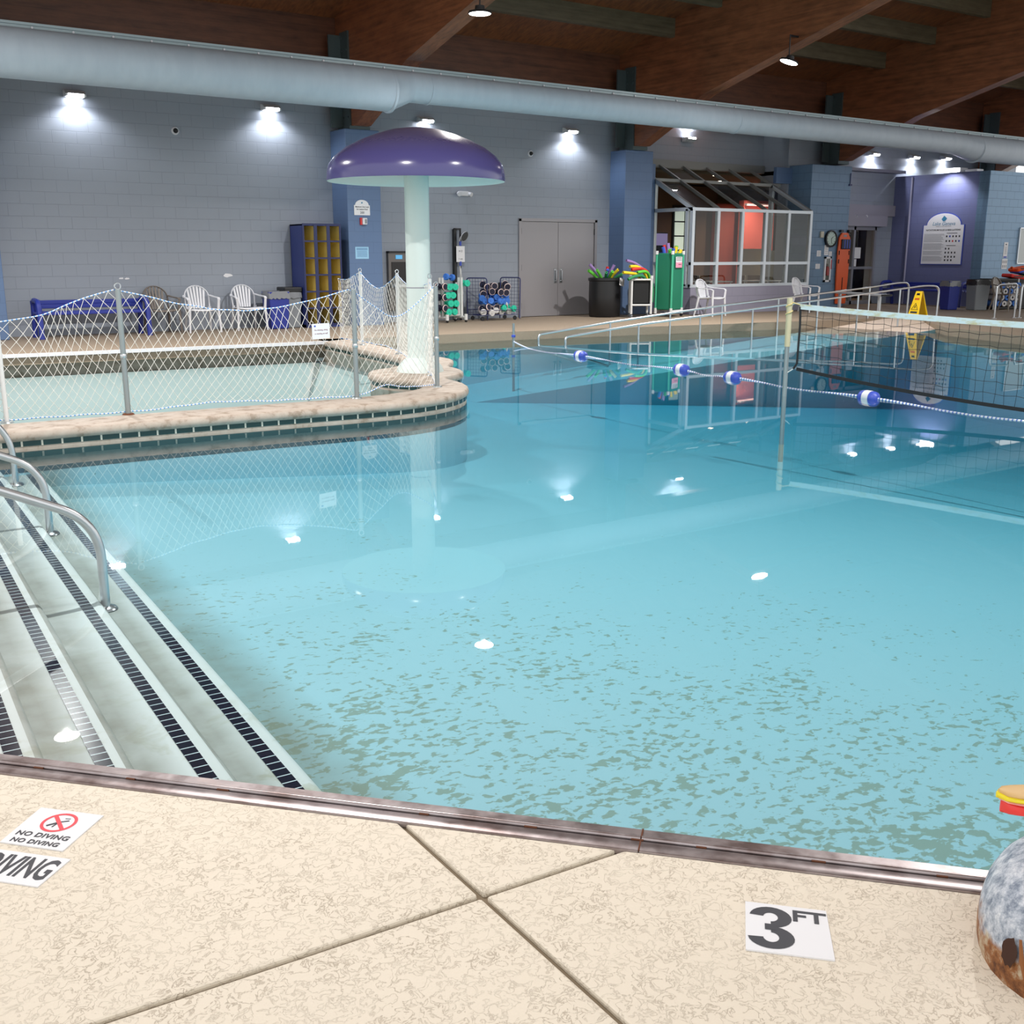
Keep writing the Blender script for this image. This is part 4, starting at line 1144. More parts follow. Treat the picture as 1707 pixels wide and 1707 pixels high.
# ================================================================== PLASTIC CHAIRS
def resin_chair(label, mtl, loc, rz, group='resin armchairs by the walls'):
    t = thing('plastic_armchair', label, 'chair', loc, rz, group)
    # seat: dished slab
    m = MB(); nx, ny = 8, 6
    top = []
    for i in range(nx + 1):
        for j in range(ny + 1):
            u, v_ = i / nx * 2 - 1, j / ny * 2 - 1
            x = u * (.235 - .02 * (v_ + 1) / 2); y = v_ * .225 - .02
            z = .43 - .018 * (1 - u * u) - .012 * v_ - (.02 * max(0, -v_ - .6) / .4)
            top.append((x, y, z))
    k = ny + 1
    fs = [(i * k + j, (i + 1) * k + j, (i + 1) * k + j + 1, i * k + j + 1) for i in range(nx) for j in range(ny)]
    m.add(top, fs)
    o = m.build('seat', mtl, t, smooth=True); s = o.modifiers.new('solid', 'SOLIDIFY'); s.thickness = .022; s.offset = -1
    # backrest: arched frame, lower rail and slats
    b = MB()
    def bk(x, z): # back surface
        return Vector((x, .20 + (z - .42) * .27 - .35 * x * x * (1 if z > .5 else .6), z))
    archp = []
    for i in range(17):
        a = PI * i / 16; archp.append((-.225 * math.cos(a), .62 + .21 * math.sin(a)))
    arch3 = [bk(-.215, .45)] + [bk(x, z) for x, z in archp] + [bk(.215, .45)]
    for p, q in zip(arch3, arch3[1:]): b.bar(p, q, .018, .05, up=(0, -.25, 1) if False else (0, 1, 0))
    b.build('back_frame', mtl, t, bevel=.006)
    for i in range(6):
        x = -.155 + i * .062
        zt_ = .62 + .21 * math.sqrt(max(0, 1 - (x / .225) ** 2))
        m = MB(); P = [bk(x * (.72 + .28 * (z - .42) / .4), z) for z in (.42, .52, .62, .72, zt_)]
        for p, q in zip(P, P[1:]): m.bar(p, q, .036, .012, up=(0, 1, 0))
        m.build('back_slat', mtl, t)
    for s_ in (-1, 1):
        P = fillet([bk(s_ * .225, .66) + Vector((0, -.01, 0)), (s_ * .275, .10, .635), (s_ * .285, -.20, .62), (s_ * .275, -.245, .58)], .04, 4)
        m = MB()
        for p, q in zip(P, P[1:]): m.bar(p, q, .05, .02)
        m.build('armrest', mtl, t, bevel=.005)
        MB().tube([(s_ * .275, -.24, .60), (s_ * .262, -.225, .42), (s_ * .285, -.255, 0)], .02, 6, radii=[.022, .026, .017]).build('front_leg', mtl, t, smooth=True)
        MB().tube([(s_ * .21, .17, .45), (s_ * .225, .22, .2), (s_ * .24, .275, 0)], .02, 6, radii=[.028, .023, .017]).build('rear_leg', mtl, t, smooth=True)
    return t
def cpos(pts, z=0): 
    return sum((G(x, y, z) for x, y in pts), Vector()) / len(pts)
c0 = resin_chair('white plastic armchair second from the left along the back wall', M_WHITE, (6.45, 19.75, 0), -.05)
dup(c0, (7.38, 19.85, 0), -.02, 'white plastic armchair next to the blue recycling bin')
p = G(1190, 526); dup(c0, (17.92, 18.30, 0), .25, 'white plastic armchair below the middle of the glass bay')
dup(c0, (21.15, 18.28, 0), .3, 'white plastic armchair at the right end of the glass bay')
resin_chair('taupe plastic armchair beside the blue bench', M_BROWNP, (5.76, 19.9, 0), .05)
resin_chair('grey brown glossy plastic armchair beside the grey bin at right', mat('glossy_taupe', (120, 112, 104), .22), (25.65, 15.75, 0), .1)

# ================================================================== BENCHES
def park_bench(label, loc, rz, L, mtl):
    t = thing('plastic_bench', label, 'bench', loc, rz)
    for i in range(4): MB().box((0, -.18 + i * .12, .42), (L, .095, .05)).build('seat_slat', mtl, t, bevel=.01)
    for i in range(2): MB().box((0, .27 + i * .02, .52 + i * .07), (L, .04, .07)).build('back_slat', mtl, t, bevel=.01)
    for s in (-1, 1):
        x = s * (L / 2 - .03)
        P = fillet([(x, -.30, 0), (x, -.26, .62), (x, .18, .64), (x, .28, 0)], .12, 6)
        MB().tube(P, .045, 8).build('arm_frame', mtl, t, smooth=True)
    return t
park_bench('long blue plastic bench with rounded arms behind the net at left', (4.52, 19.75, 0), 0, 1.85, M_BLUE)
park_bench('long blue plastic bench along the violet wall under the rules board', (26.55, 18.7, 0), -PI / 2, 2.6, M_BLUE)
ab = thing('aluminium_bench', 'silver aluminium plank bench in front of the entrance', 'bench', (0, 0, 0))
a, b = Vector((23.0, 18.6, .42)), Vector((21.55, 16.15, .42))
a = G(1375, 512); a = Vector((22.55, 18.55, .45)); b = Vector((21.75, 16.35, .45))
MB().bar(a, b, .28, .045).build('seat_plank', mat('aluminium', (206, 210, 214), .4, .6), ab, bevel=.008)
for q in (.12, .88):
    p = a.lerp(b, q)
    MB().bar((p.x, p.y, 0), (p.x, p.y, .43), .07, .05, up=(0, 1, 0)).build('leg', mat('aluminium'), ab)
    MB().bar((p.x - .14, p.y, .02), (p.x + .14, p.y, .02), .05, .03).build('foot', mat('aluminium'), ab)
for e, s in ((a, 0), (b, 1)):
    d = (b - a).normalized() * (.01 if s else -.01)
    MB().bar(e, e + d * 2, .285, .05).build('end_cap', M_BLACK, ab)

# ================================================================== BINS
def bin_(label, loc, rz, mtl, w, d, h, liner, lid=None, group='waste bins'):
    t = thing('waste_bin', label, 'bin', loc, rz, group)
    m = MB(); k = .84
    m.add([(-w / 2 * k, -d / 2 * k, 0), (w / 2 * k, -d / 2 * k, 0), (w / 2 * k, d / 2 * k, 0), (-w / 2 * k, d / 2 * k, 0), (-w / 2, -d / 2, h), (w / 2, -d / 2, h), (w / 2, d / 2, h), (-w / 2, d / 2, h)],
          [(0, 1, 2, 3), (0, 1, 5, 4), (1, 2, 6, 5), (2, 3, 7, 6), (3, 0, 4, 7)])
    m.build('body', mtl, t, bevel=.025, seg=3)
    # crumpled liner folded over the rim
    m = MB(); n = 48; rows = 4
    for r in range(rows):
        for i in range(n):
            a = 2 * PI * i / n; cx, cy = math.cos(a), math.sin(a); q = max(abs(cx), abs(cy)) ** .8
            j = random.uniform(-.012, .012); e = 1.03 + .02 * r + j * .6
            m.v.append((cx / q * w / 2 * e, cy / q * d / 2 * e, h + .012 - r * .045 + (random.uniform(-.02, .012) if r == rows - 1 else 0)))
    for r in range(rows - 1):
        for i in range(n): m.f.append((r * n + i, r * n + (i + 1) % n, (r + 1) * n + (i + 1) % n, (r + 1) * n + i))
    m.build('bin_liner', liner, t, smooth=True)
    if lid: MB().box((0, 0, h + .03), (w * 1.08, d * 1.08, .10)).build('lid', lid, t, bevel=.02, seg=3)
    else: MB().box((0, 0, h - .06), (w * .9, d * .9, .01)).build('inside', M_DARK, t)
    return t
Mlin = mat('clear_liner', (120, 124, 130), .25); Mblk = mat('black_liner', (30, 30, 34), .3)
bin_('blue recycling bin with grey liner beside the white chair', (7.95, 19.85, 0), .0, M_BLUE, .42, .40, .70, Mlin)
bin_('grey waste bin with black hooded lid beside the blue cubby lockers', (8.30, 20.0, 0), 0, M_GREYP, .34, .38, .70, Mlin, M_BLACK)
bin_('narrow blue bin near the corner of the violet wall', (25.1, 16.95, 0), -.3, M_BLUE, .34, .40, .72, Mlin)
bin_('grey waste bin with black liner in front of the corner at right', (25.55, 16.45, 0), -.3, M_GREYP, .44, .40, .76, Mblk)

# ================================================================== CUBBY LOCKERS
lk = thing('cubby_locker', 'tall navy blue cubby locker with yellow open compartments', 'locker', (8.50, 19.72, 0))
Lx, Ly, Lz = 0.80, .60, 1.96
yel = mat('cubby_yellow', (222, 204, 128), .5)
MB().span((0, 0, 0), (.02, Ly, Lz)).span((Lx - .02, 0, 0), (Lx, Ly, Lz)).span((0, Ly - .02, 0), (Lx, Ly, Lz)).span((0, 0, Lz - .03), (Lx, Ly, Lz)).span((0, 0, 0), (Lx, Ly, .06)).build('carcass', mat('locker_blue', (44, 58, 122), .4), lk, bevel=.003)
m = MB(); cw_ = Lx / 3
for i in range(4): m.span((max(0, i * cw_ - .034), -.012, 0), (min(Lx, i * cw_ + .034), .0, Lz))
for j in range(7):
    m.span((0, -.010, .06 + j * (Lz - .06) / 6 - .018), (Lx, .0, .06 + j * (Lz - .06) / 6 + .012))
m.build('face_frame', mat('locker_navy', (30, 38, 84), .4), lk)
for i in range(3):
    for j in range(6):
        x0 = i * cw_ + .022; x1 = (i + 1) * cw_ - .022; z0 = .06 + j * (Lz - .06) / 6; z1 = z0 + (Lz - .06) / 6 - .01; y1 = Ly - .03
        mm = MB(); mm.add([(x0, 0, z0), (x1, 0, z0), (x1, 0, z1), (x0, 0, z1), (x0, y1, z0), (x1, y1, z0), (x1, y1, z1), (x0, y1, z1)], [(4, 5, 6, 7), (0, 4, 7, 3), (1, 2, 6, 5), (0, 1, 5, 4), (3, 7, 6, 2)])
        mm.build('compartment', yel, lk)

# ================================================================== PILLAR SIGNS AND DEVICES
YP2 = 19.68
def board(name, label, cat, c, w, h, Y, th=.015, mtl=None, group=None):
    t = thing(name, label, cat, (c.x, Y + .002, c.z), 0, group)
    MB().box((0, -th / 2, 0), (w, th, h)).build('board', mtl or M_PAPER, t)
    return t
def arched(w, h, hs, n=14, sh=.86):
    P = [(-w / 2, -h / 2), (w / 2, -h / 2), (w / 2, h / 2 - hs), (w / 2 * sh, h / 2 - hs)]
    P += [(w / 2 * sh * math.cos(a), h / 2 - hs + hs * math.sin(a)) for a in [PI * i / n for i in range(n + 1)]][1:-1]
    P += [(-w / 2 * sh, h / 2 - hs), (-w / 2, h / 2 - hs)]
    return P
c = W(603, 346, YP2)
s1 = thing('pillar_sign', 'white arched capacity sign high on the blue pillar', 'sign', (c.x, YP2, c.z))
MB().plate(arched(.34, .29, .10), lambda u, v, w: (u, -w, v), .014).build('board', M_PAPER, s1)
text('wording', 'Maximum User Load', .036, M_INK, s1, (0, -.016, .012), UP, bold=.0008, sx=.95)
text('wording', 'for Leisure Pool', .036, M_INK, s1, (0, -.016, -.034), UP, bold=.0008)
text('number', '200', .062, M_INK, s1, (0, -.016, -.098), UP, bold=.0006)
MB().plate([(-.02, .075), (.02, .08), (.012, .105), (-.014, .1)], lambda u, v, w: (u, -.014 - w, v), .002).build('emblem', mat('logo_teal', (60, 130, 165), .5), s1)
c = W(605, 369, YP2)
fa = thing('fire_strobe', 'red and white fire alarm strobe on the blue pillar', 'alarm', (c.x, YP2 + .004, c.z))
MB().box((-.035, -.02, 0), (.075, .04, .135)).build('base', M_RED, fa, bevel=.006); MB().box((.015, -.05, 0), (.10, .05, .125)).build('strobe', M_WHITE, fa, bevel=.012)
MB().box((.03, -.077, 0), (.045, .006, .08)).build('lens', M_GREYP, fa)
c = W(603.5, 421.5, YP2)
bn = board('blue_notice', 'light blue printed notice lower on the blue pillar', 'sign', c, .29, .23, YP2, .006, mat('pale_blue_paper', (150, 196, 226), .6))
m = MB()
for k in range(2): m.box((0, -.0075, .085 - k * .022), (.24, .002, .012))
for k in range(7): m.box((random.uniform(-.01, .01), -.0075, .035 - k * .018), (.22, .002, .006))
m.build('print_lines', mat('blue_ink', (80, 120, 165), .6), bn)
# bottle filler
c = W(657, 470, YW)
bf = thing('bottle_filler', 'stainless drinking fountain and bottle filler behind the mushroom pole', 'fountain', (10.85, YW, 0))
MB().span((-.24, -.10, .25), (.24, 0, 1.45)).build('cabinet', mat('dark_stainless', (110, 106, 104), .35, .8), bf, bevel=.008)
MB().span((-.17, -.112, .75), (.17, -.10, 1.24)).build('alcove', mat('alcove_dark', (52, 50, 50), .35, .5), bf)
MB().span((-.07, -.112, 1.30), (.08, -.10, 1.38)).build('display', mat('display_blue', (70, 130, 170), .3, emit=(90, 170, 220), estr=.5), bf)
MB().span((-.2, -.38, .72), (.2, -.1, .80)).build('basin', M_STEEL, bf, bevel=.02)
MB().span((-.24, -.14, 1.42), (.24, 0, 1.46)).build('hood', M_BLACK, bf)
# cameras, emergency light
for px, py, l in ((292, 218, 'small white dome camera on the wall between two wall lights'), (884, 256, 'small white dome camera on the wall above the shower post')):
    c = W(px, py, YW); t = thing('dome_camera', l, 'camera', (c.x, YW + .004, c.z), 0, 'dome cameras on the back wall')
    RX = Matrix.Rotation(PI / 2, 3, 'X')
    MB().lathe([(.0, .03), (.06, .03), (.075, .0), (0, 0)], n=20, mtx=RX).build('base', M_WHITE, t, smooth=True)
    MB().lathe([(.0, .085), (.02, .082), (.035, .065), (.045, .03)], n=16, mtx=RX).build('dome', M_BLACK, t, smooth=True)
c = W(771, 323, YW)
el = thing('emergency_light', 'white twin head emergency light on the wall right of the mushroom pole', 'light', (c.x, YW + .004, c.z))
MB().box((0, -.04, 0), (.24, .08, .10)).build('housing', M_WHITE, el, bevel=.012)
for s in (-1, 1): MB().cyl((s * .13, -.06, .0), (s * .15, -.13, -.02), .045, 14).build('lamp_head', M_WHITE, el, smooth=True)
for px, py, w in ((202, 464, .09), (212, 464.5, .09), (380, 459, .19)):
    c = W(px, py, YW); n = 14
    P = [(w / 2 * math.cos(2 * PI * i / n) * random.uniform(.7, 1.1), w / 5 * math.sin(2 * PI * i / n) * random.uniform(.6, 1.2)) for i in range(n)]
    o = MB().plate(P, lambda u, v, k: (c.x + u, YW + .002 - k, c.z + v), .005).build('paint_chip', M_PAPER)
    tag(o, {202: 'small left chip of bare white paint on the wall above the taupe chair', 212: 'small right chip of bare white paint on the wall above the taupe chair', 380: 'largest chip of bare white paint on the wall above the white chair'}[px], 'mark', 'paint chips on the wall')

# ================================================================== SHOWER POST
c = G(763, 531)
sp_ = thing('shower_post', 'tall black backed shower column with white hose and round shower head', 'shower', (W(763, 450, 20.28).x, 20.28, 0))
MB().span((-.09, -.02, .0), (-.03, .072, 1.92)).span((.06, -.02, .0), (.085, .02, 1.92)).span((-.09, -.02, 1.90), (.085, .02, 1.94)).build('backplate', M_BLACK, sp_, bevel=.004)
MB().tube(fillet([(.03, -.05, .35), (.03, -.05, 1.72), (.05, -.10, 1.78)], .05, 4), .012, 8).build('riser_pipe', M_PVC, sp_, smooth=True)
RS = Matrix.Rotation(.35, 3, 'Z') @ Matrix.Rotation(-1.15, 3, 'X')
MB().lathe([(.0, .03), (.03, .025), (.105, .0), (.11, -.02)], (.08, -.15, 1.77), n=24, mtx=RS).build('shower_head', M_WHITE, sp_, smooth=True)
MB().lathe([(.0, -.022), (.10, -.022)], (.08, -.15, 1.77), n=24, mtx=RS).build('spray_face', mat('spray_grey', (70, 72, 74), .5), sp_)
MB().tube([(.03, -.06, 1.1), (.0, -.1, .8), (-.03, -.1, .55), (.0, -.1, .42), (.07, -.1, .5), (.06, -.08, .8), (.04, -.06, 1.1)], .01, 6).build('hose', M_PVC, sp_, smooth=True)
MB().box((-.06, -.03, .78), (.045, .03, .05)).build('valve', M_WHITE, sp_)
MB().box((.03, -.07, 1.2), (.04, .03, .09)).box((.03, -.07, 1.62), (.04, .03, .09)).build('pipe_clip', M_ROYAL, sp_)
nb = MB().box((.03, -.075, 1.40), (.21, .004, .33)).build('notice', M_PAPER, sp_)
text('notice_print', 'H 2', .06, M_INK, nb, (.03, -.079, 1.46), UP); text('notice_print', '1 use', .05, M_INK, nb, (.03, -.079, 1.30), UP)

# ================================================================== FOAM DUMBBELLS
def dumbbell_mesh(rim):
    m = MB(); RY = Matrix.Rotation(PI / 2, 3, 'Y')
    for s in (-1, 1):
        m.lathe([(0.02, s * .06), (.062, s * .06), (.07, s * .07), (.07, s * .115), (.062, s * .125), (.02, s * .125)], n=18, mtx=RY)
    m.tube([(-.13, 0, 0), (.13, 0, 0)], .018, 8)
    return m
dbm = {}
def dumbbell(col, loc, rot, label, group):
    if col not in dbm:
        o = dumbbell_mesh(None).build('foam_dumbbell', dict(teal=M_TEAL, blue=M_FBLUE, white=M_FWHITE, navy=M_FNAVY)[col], smooth=True)
        if col == 'navy':
            RY = Matrix.Rotation(PI / 2, 3, 'Y')
            for s in (-1, 1): MB().lathe([(.064, s * .128), (.072, s * .124), (.074, s * .11), (.0705, s * .10)], n=18, mtx=RY).build('pale_rim', M_FPINK, o, smooth=True)['label'] = 'pale pink rim'
        dbm[col] = o
    else:
        s = dbm[col]; o = s.copy(); C.objects.link(o)
        for ch in list(s.children):
            c = ch.copy(); C.objects.link(c); c.parent = o
    o.location = loc; o.rotation_euler = rot
    tag(o, label, 'dumbbell', group)
    return o
# white PVC rack
rk = thing('dumbbell_rack', 'white pipe rack on castors holding teal dumbbells by the shower post', 'rack', (11.88, 19.72, 0))
for sx_ in (-.32, .14):
    e = MB()
    for dy in (-.05, .07): e.cyl((sx_, dy, .08), (sx_, dy, .92), .03, 12)
    e.cyl((sx_, -.22, .10), (sx_, .22, .10), .03, 12)
    for dy in (-.22, .22): e.cyl((sx_, dy, .05), (sx_, dy, .17), .036, 12)
    e.build('upright', M_PVC, rk, smooth=True)
    for dy in (-.22, .22): MB().cyl((sx_ - .015, dy, .03), (sx_ + .015, dy, .03), .03, 12).build('castor', M_BLACK, rk, smooth=True)
MB().cyl((-.32, .0, .14), (.14, .0, .14), .024, 10).build('base_bar', M_PVC, rk, smooth=True)
ri = 0
for j in range(4):
    for i in range(2):
        ri += 1
        dumbbell('teal', (11.80 - .14 + i * .13 - (.0 if j % 2 else .05), 19.62, .22 + j * .17), (0, 0, PI / 2 + random.uniform(-.2, .2)), 'teal foam dumbbell in the white pipe rack', 'teal dumbbells in the pipe rack')
dumbbell('teal', (12.13, 19.72, .80), (0, 0, PI / 2), 'teal foam dumbbell hooked on the right side of the pipe rack', 'teal dumbbells in the pipe rack')
for j in range(3): dumbbell('navy', (11.50, 19.62, .30 + j * .22), (0, 0, PI / 2 + .2), 'navy foam dumbbell at the left of the pipe rack behind the net post', 'navy dumbbells in the pipe rack')
dumbbell('blue', (11.71, 19.65, .93), (0, .1, .3), 'blue foam dumbbell lying on top of the pipe rack', 'dumbbell on top of the rack')
# wire cart
wc = thing('wire_cart', 'navy wire cart with two tall mesh ends heaped with foam dumbbells', 'cart', (12.95, 19.85, 0), .0)
Mw = M_NAVY
def mesh_end(x, tilt):
    m = MB(); H, D = .80, .46
    P = lambda y, z: Vector((x + tilt * z, y, .10 + z))
    m.tube(fillet([P(-D / 2, -.08), P(-D / 2, H), P(D / 2, H), P(D / 2, -.08)], .06, 5), .013, 8)
    for i in range(1, 7): m.tube([P(-D / 2 + D * i / 7, 0), P(-D / 2 + D * i / 7, H)], .0035, 5)
    for j in range(1, 11): m.tube([P(-D / 2, H * j / 11), P(D / 2, H * j / 11)], .0035, 5)
    return m
# ends run mostly along the wall so both show face-on
for s, nm in ((-1, 'left'), (1, 'right')):
    o = mesh_end(0, .05 * s).build('mesh_end', Mw, wc, smooth=True); o.location = (s * .42, 0, 0); o.rotation_euler = (0, 0, .65)
m = MB()
for y in (-.25, -.1, .05, .25): m.tube([(-.5, y, .12), (.5, y, .12)], .008, 6)
for x in (-.4, -.2, 0, .2, .4): m.tube([(x, -.26, .12), (x, .26, .12)], .006, 6)
for y in (-.26, .26): m.tube([(-.5, y, .22), (.5, y, .22)], .008, 6)
m.build('base_tray', Mw, wc, smooth=True)
for x in (-.42, .42):
    for y in (-.2, .2): MB().cyl((x, y - .012, .045), (x, y + .012, .045), .045, 12).build('castor', M_BLACK, wc, smooth=True)
lay = [('white', 5, .20), ('navy', 4, .26), ('teal', 3, .26), ('blue', 5, .40), ('white', 2, .36), ('blue', 3, .50), ('navy', 4, .60), ('navy', 3, .73)]
cols_used = {}
for col, nn_, z in lay:
    for i in range(nn_):
        if col == 'teal': x = .12 + .12 * i
        elif col == 'white': x = -.36 + .16 * i + (.45 if nn_ == 2 else 0)
        else: x = -.30 + .52 * i / max(1, nn_ - 1)
        x += random.uniform(-.02, .02)
        dumbbell(col, (12.95 + x, 19.74 + random.uniform(-.04, .1), z + random.uniform(-.015, .015)), (random.uniform(-.2, .2), random.uniform(-.25, .25), PI / 2 + random.uniform(-.55, .55)),
                 {'white': 'white foam dumbbell heaped in the wire cart', 'navy': 'navy foam dumbbell with pale rims in the wire cart', 'teal': 'teal foam dumbbell at the right of the wire cart', 'blue': 'blue foam dumbbell in the middle of the wire cart'}[col], col + ' dumbbells in the wire cart')
bx = thing('small_black_box', 'small dark speaker box on the wall behind the wire cart', 'box', (W(838, 478, 20.3).x, 20.3, W(838, 479, 20.3).z))
MB().box((0, 0.003, 0), (.17, .10, .22)).build('body', mat('dark_brown_box', (46, 40, 38), .6), bx, bevel=.01)
MB().box((0, -.052, -.0), (.13, .006, .17)).build('grille', M_BLACK, bx)

# ================================================================== NOODLES
def noodle(col, pts, label, group, r=.034):
    pts = [Vector(p) for p in smooth_pl([tuple(p) for p in pts], 2)]
    m = MB(); m.tube(pts, r, 12, cap=False)
    d0 = (pts[1] - pts[0]).normalized()
    # hollow ends
    x = d0.cross(Vector((0, 0, 1))).normalized(); y = d0.cross(x); n = 12; o = len(m.v)
    for rr in (r, r * .4):
        for j in range(n): m.v.append(tuple(pts[0] + (x * math.cos(2 * PI * j / n) + y * math.sin(2 * PI * j / n)) * rr))
    for j in range(n): m.f.append((o + j, o + (j + 1) % n, o + n + (j + 1) % n, o + n + j))
    ob = m.build('pool_noodle', NOOD[col], smooth=True, auto=60)
    return tag(ob, label, 'noodle', group)
# barrel
bc = Vector((15.72, 19.45, 0))
br_ = thing('noodle_barrel', 'large black plastic barrel full of foam noodles beside the door', 'barrel', bc)
MB().lathe([(0.0, 0.0), (.33, 0.0), (.355, .03), (.365, .45), (.362, .80), (.385, .82), (.385, .87), (.36, .88), (.34, .86), (.33, .30), (0, .30)], n=40).build('body', M_BLACK, br_, smooth=True)
nt2 = MB().box((0, 0, 0), (.24, .006, .16)).build('paper_sign', M_PAPER, br_); nt2.location = (.20, -.36, .78); nt2.rotation_euler = (0, .18, .45)
for k in range(4): pass
m = MB()
for k in range(5): m.box((0, -.005, .055 - k * .024), (.19, .002, .006))
o = m.build('print_lines', M_GREYINK, nt2)
gb = 'noodles in the black barrel'
NRT = Vector((math.cos(PHI), -math.sin(PHI), 0)); NTW = Vector((-math.sin(PHI), -math.cos(PHI), 0))
def ntip(u, f, z): p = NRT * u + NTW * f; return (p.x, p.y, z)
bn_ = [('green', ntip(-.40, .30, 1.04), 'green noodle leaning furthest left out of the black barrel'), ('purple', ntip(-.36, .05, 1.17), 'purple noodle end poking up at the left of the black barrel'),
       ('green', ntip(-.21, .28, 1.05), 'second green noodle leaning left out of the black barrel'), ('darkgreen', ntip(.0, .34, 1.00), 'green noodle end at the middle of the black barrel'),
       ('blue', ntip(.04, .22, 1.06), 'blue noodle end at the middle of the black barrel'), ('red', ntip(.05, .05, 1.12), 'small red noodle end at the back of the black barrel'),
       ('green', ntip(.14, .32, 1.02), 'green noodle end at the right of the black barrel'), ('purple', ntip(.20, .05, 1.16), 'purple noodle at the right of the black barrel'),
       ('yellow', ntip(.28, .2, 1.06), 'yellow noodle leaning right out of the black barrel'), ('darkgreen', ntip(.36, .26, .96), 'dark green noodle drooping right from the black barrel')]
for i, (col, tip, lab) in enumerate(bn_):
    tip = Vector(tip); base = Vector((-tip.x * .35, -tip.y * .35, .55)); mid = base.lerp(tip, .5) + Vector((0, 0, .02))
    noodle(col, [bc + tip, bc + tip.lerp(mid, .5) + Vector((0, 0, .02)), bc + mid, bc + base], lab, gb)
# pipe cart with black bag
cc = Vector((16.30, 18.95, 0))
pc_ = thing('pipe_cart', 'white pipe frame cart with dark sack of curved noodles in front of the blue pillar', 'cart', cc)
q = [(-.34, -.16), (.05, -.38), (.36, .1), (-.02, .28)]
for i, (x, y) in enumerate(q):
    MB().cyl((x, y, .08), (x, y, .90), .028, 10).build('upright', M_PVC, pc_, smooth=True)
    MB().cyl((x, y, .86), (x, y, .93), .036, 10).build('cap', M_PVC, pc_, smooth=True)
    MB().cyl((x - .015, y, .035), (x + .015, y, .035), .035, 10).build('castor', M_GREYP, pc_, smooth=True)
m = MB()
for i in range(4):
    a, b = q[i], q[(i + 1) % 4]
    m.cyl((a[0], a[1], .28), (b[0], b[1], .28), .022, 10); m.cyl((a[0], a[1], .84), (b[0], b[1], .84), .022, 10)
m.build('cross_bars', M_PVC, pc_, smooth=True)
MB().prism([(x * .9 + .005, y * .9) for x, y in q], .30, .83).build('sack', mat('black_sack', (20, 22, 24), .8), pc_, bevel=.03)
gn = 'noodles in the pipe cart'
cn = [('purple', [(-.42, -.05, 1.26), (-.15, -.05, 1.20), (.2, 0, 1.02), (.33, .05, .70)], 'long purple noodle arching over the top of the pipe cart'),
      ('yellow', [(-.36, -.1, 1.13), (-.1, -.1, 1.13), (.15, -.05, .98), (.24, -.05, .7)], 'yellow noodle arching over the pipe cart'),
      ('red', [(-.32, -.12, 1.06), (0, -.12, 1.09), (.24, -.06, .98), (.33, -.02, .72)], 'red noodle bending down over the pipe cart'),
      ('green', [(-.26, -.25, 1.00), (.0, -.24, 1.03), (.18, -.16, .92), (.24, -.12, .7)], 'bright green noodle arching over the front of the pipe cart'),
      ('darkgreen', [(-.5, -.22, .85), (-.3, -.24, .93), (-.05, -.22, .93), (.1, -.15, .75)], 'dark green noodle drooping left over the rim of the pipe cart'),
      ('yellow', [(-.55, -.1, 1.0), (-.3, -.1, .98), (-.1, -.1, .95), (.05, -.05, .7)], 'lower yellow noodle lying left across the pipe cart')]
for col, pts, lab in cn: noodle(col, [cc + Vector(p) for p in pts], lab, gn)
for i in range(4):
    x = .10 + i * .07
    noodle(('darkgreen', 'yellow')[i % 2], [cc + Vector((x - .02, -.33 + i * .09 - .02, .80)), cc + Vector((x + .03, -.34 + i * .09, .6)), cc + Vector((x + .02, -.33 + i * .09, .34))],
           ('green', 'yellow')[i % 2] + ' curved noodle inside the pipe cart seen against its dark sack', 'curved noodles inside the pipe cart', .03)
# green mesh cart
gc = Vector((17.62, 19.15, 0)); gc = Vector((17.0, 18.70, 0))
gcart = thing('mesh_cart', 'tall green mesh bag cart full of noodles in front of the glass bay', 'cart', gc, .35)
gm = mat('green_mesh', (22, 120, 92), .7); gm_t = NT(gm)
b_ = gm_t.b; b_.inputs['Alpha'].default_value = .93
w, d, h = .52, .40, 1.42
MB().span((-w / 2, -d / 2, .16), (w / 2, d / 2, h)).build('mesh_bag', gm, gcart, bevel=.02)
for x in (-w / 2, w / 2):
    for y in (-d / 2, d / 2):
        MB().cyl((x, y, .10), (x, y, h + .0), .026, 10).build('upright', mat('green_sleeve', (60, 165, 130), .6), gcart, smooth=True)
        MB().cyl((x, y, h - .03), (x, y, h + .05), .038, 10).build('corner_fitting', M_PVC, gcart, smooth=True)
        MB().cyl((x, y, .07), (x, y, .2), .036, 10).build('foot_fitting', M_PVC, gcart, smooth=True)
        MB().cyl((x - .015, y, .035), (x + .015, y, .035), .035, 10).build('castor', M_BLACK, gcart, smooth=True)
m = MB()
for y in (-d / 2, d / 2): m.cyl((-w / 2, y, .13), (w / 2, y, .13), .024, 8)
m.build('base_bar', M_PVC, gcart, smooth=True)
gs = MB().box((0, -d / 2 - .03, 1.22), (.30, .004, .24)).build('paper_sign', M_PAPER, gcart)
MB().box((0, -d / 2 - .033, 1.16), (.30, .003, .115)).build('pink_half', mat('pink_paper', (232, 150, 176), .6), gs)
m = MB()
for k in range(3): m.box((0, -d / 2 - .0335, 1.32 - k * .03), (.24, .002, .010))
m.box((.04, -d / 2 - .036, 1.17), (.14, .002, .012)); m.build('print_lines', M_INK, gs)
gg = 'noodles in the green mesh cart'
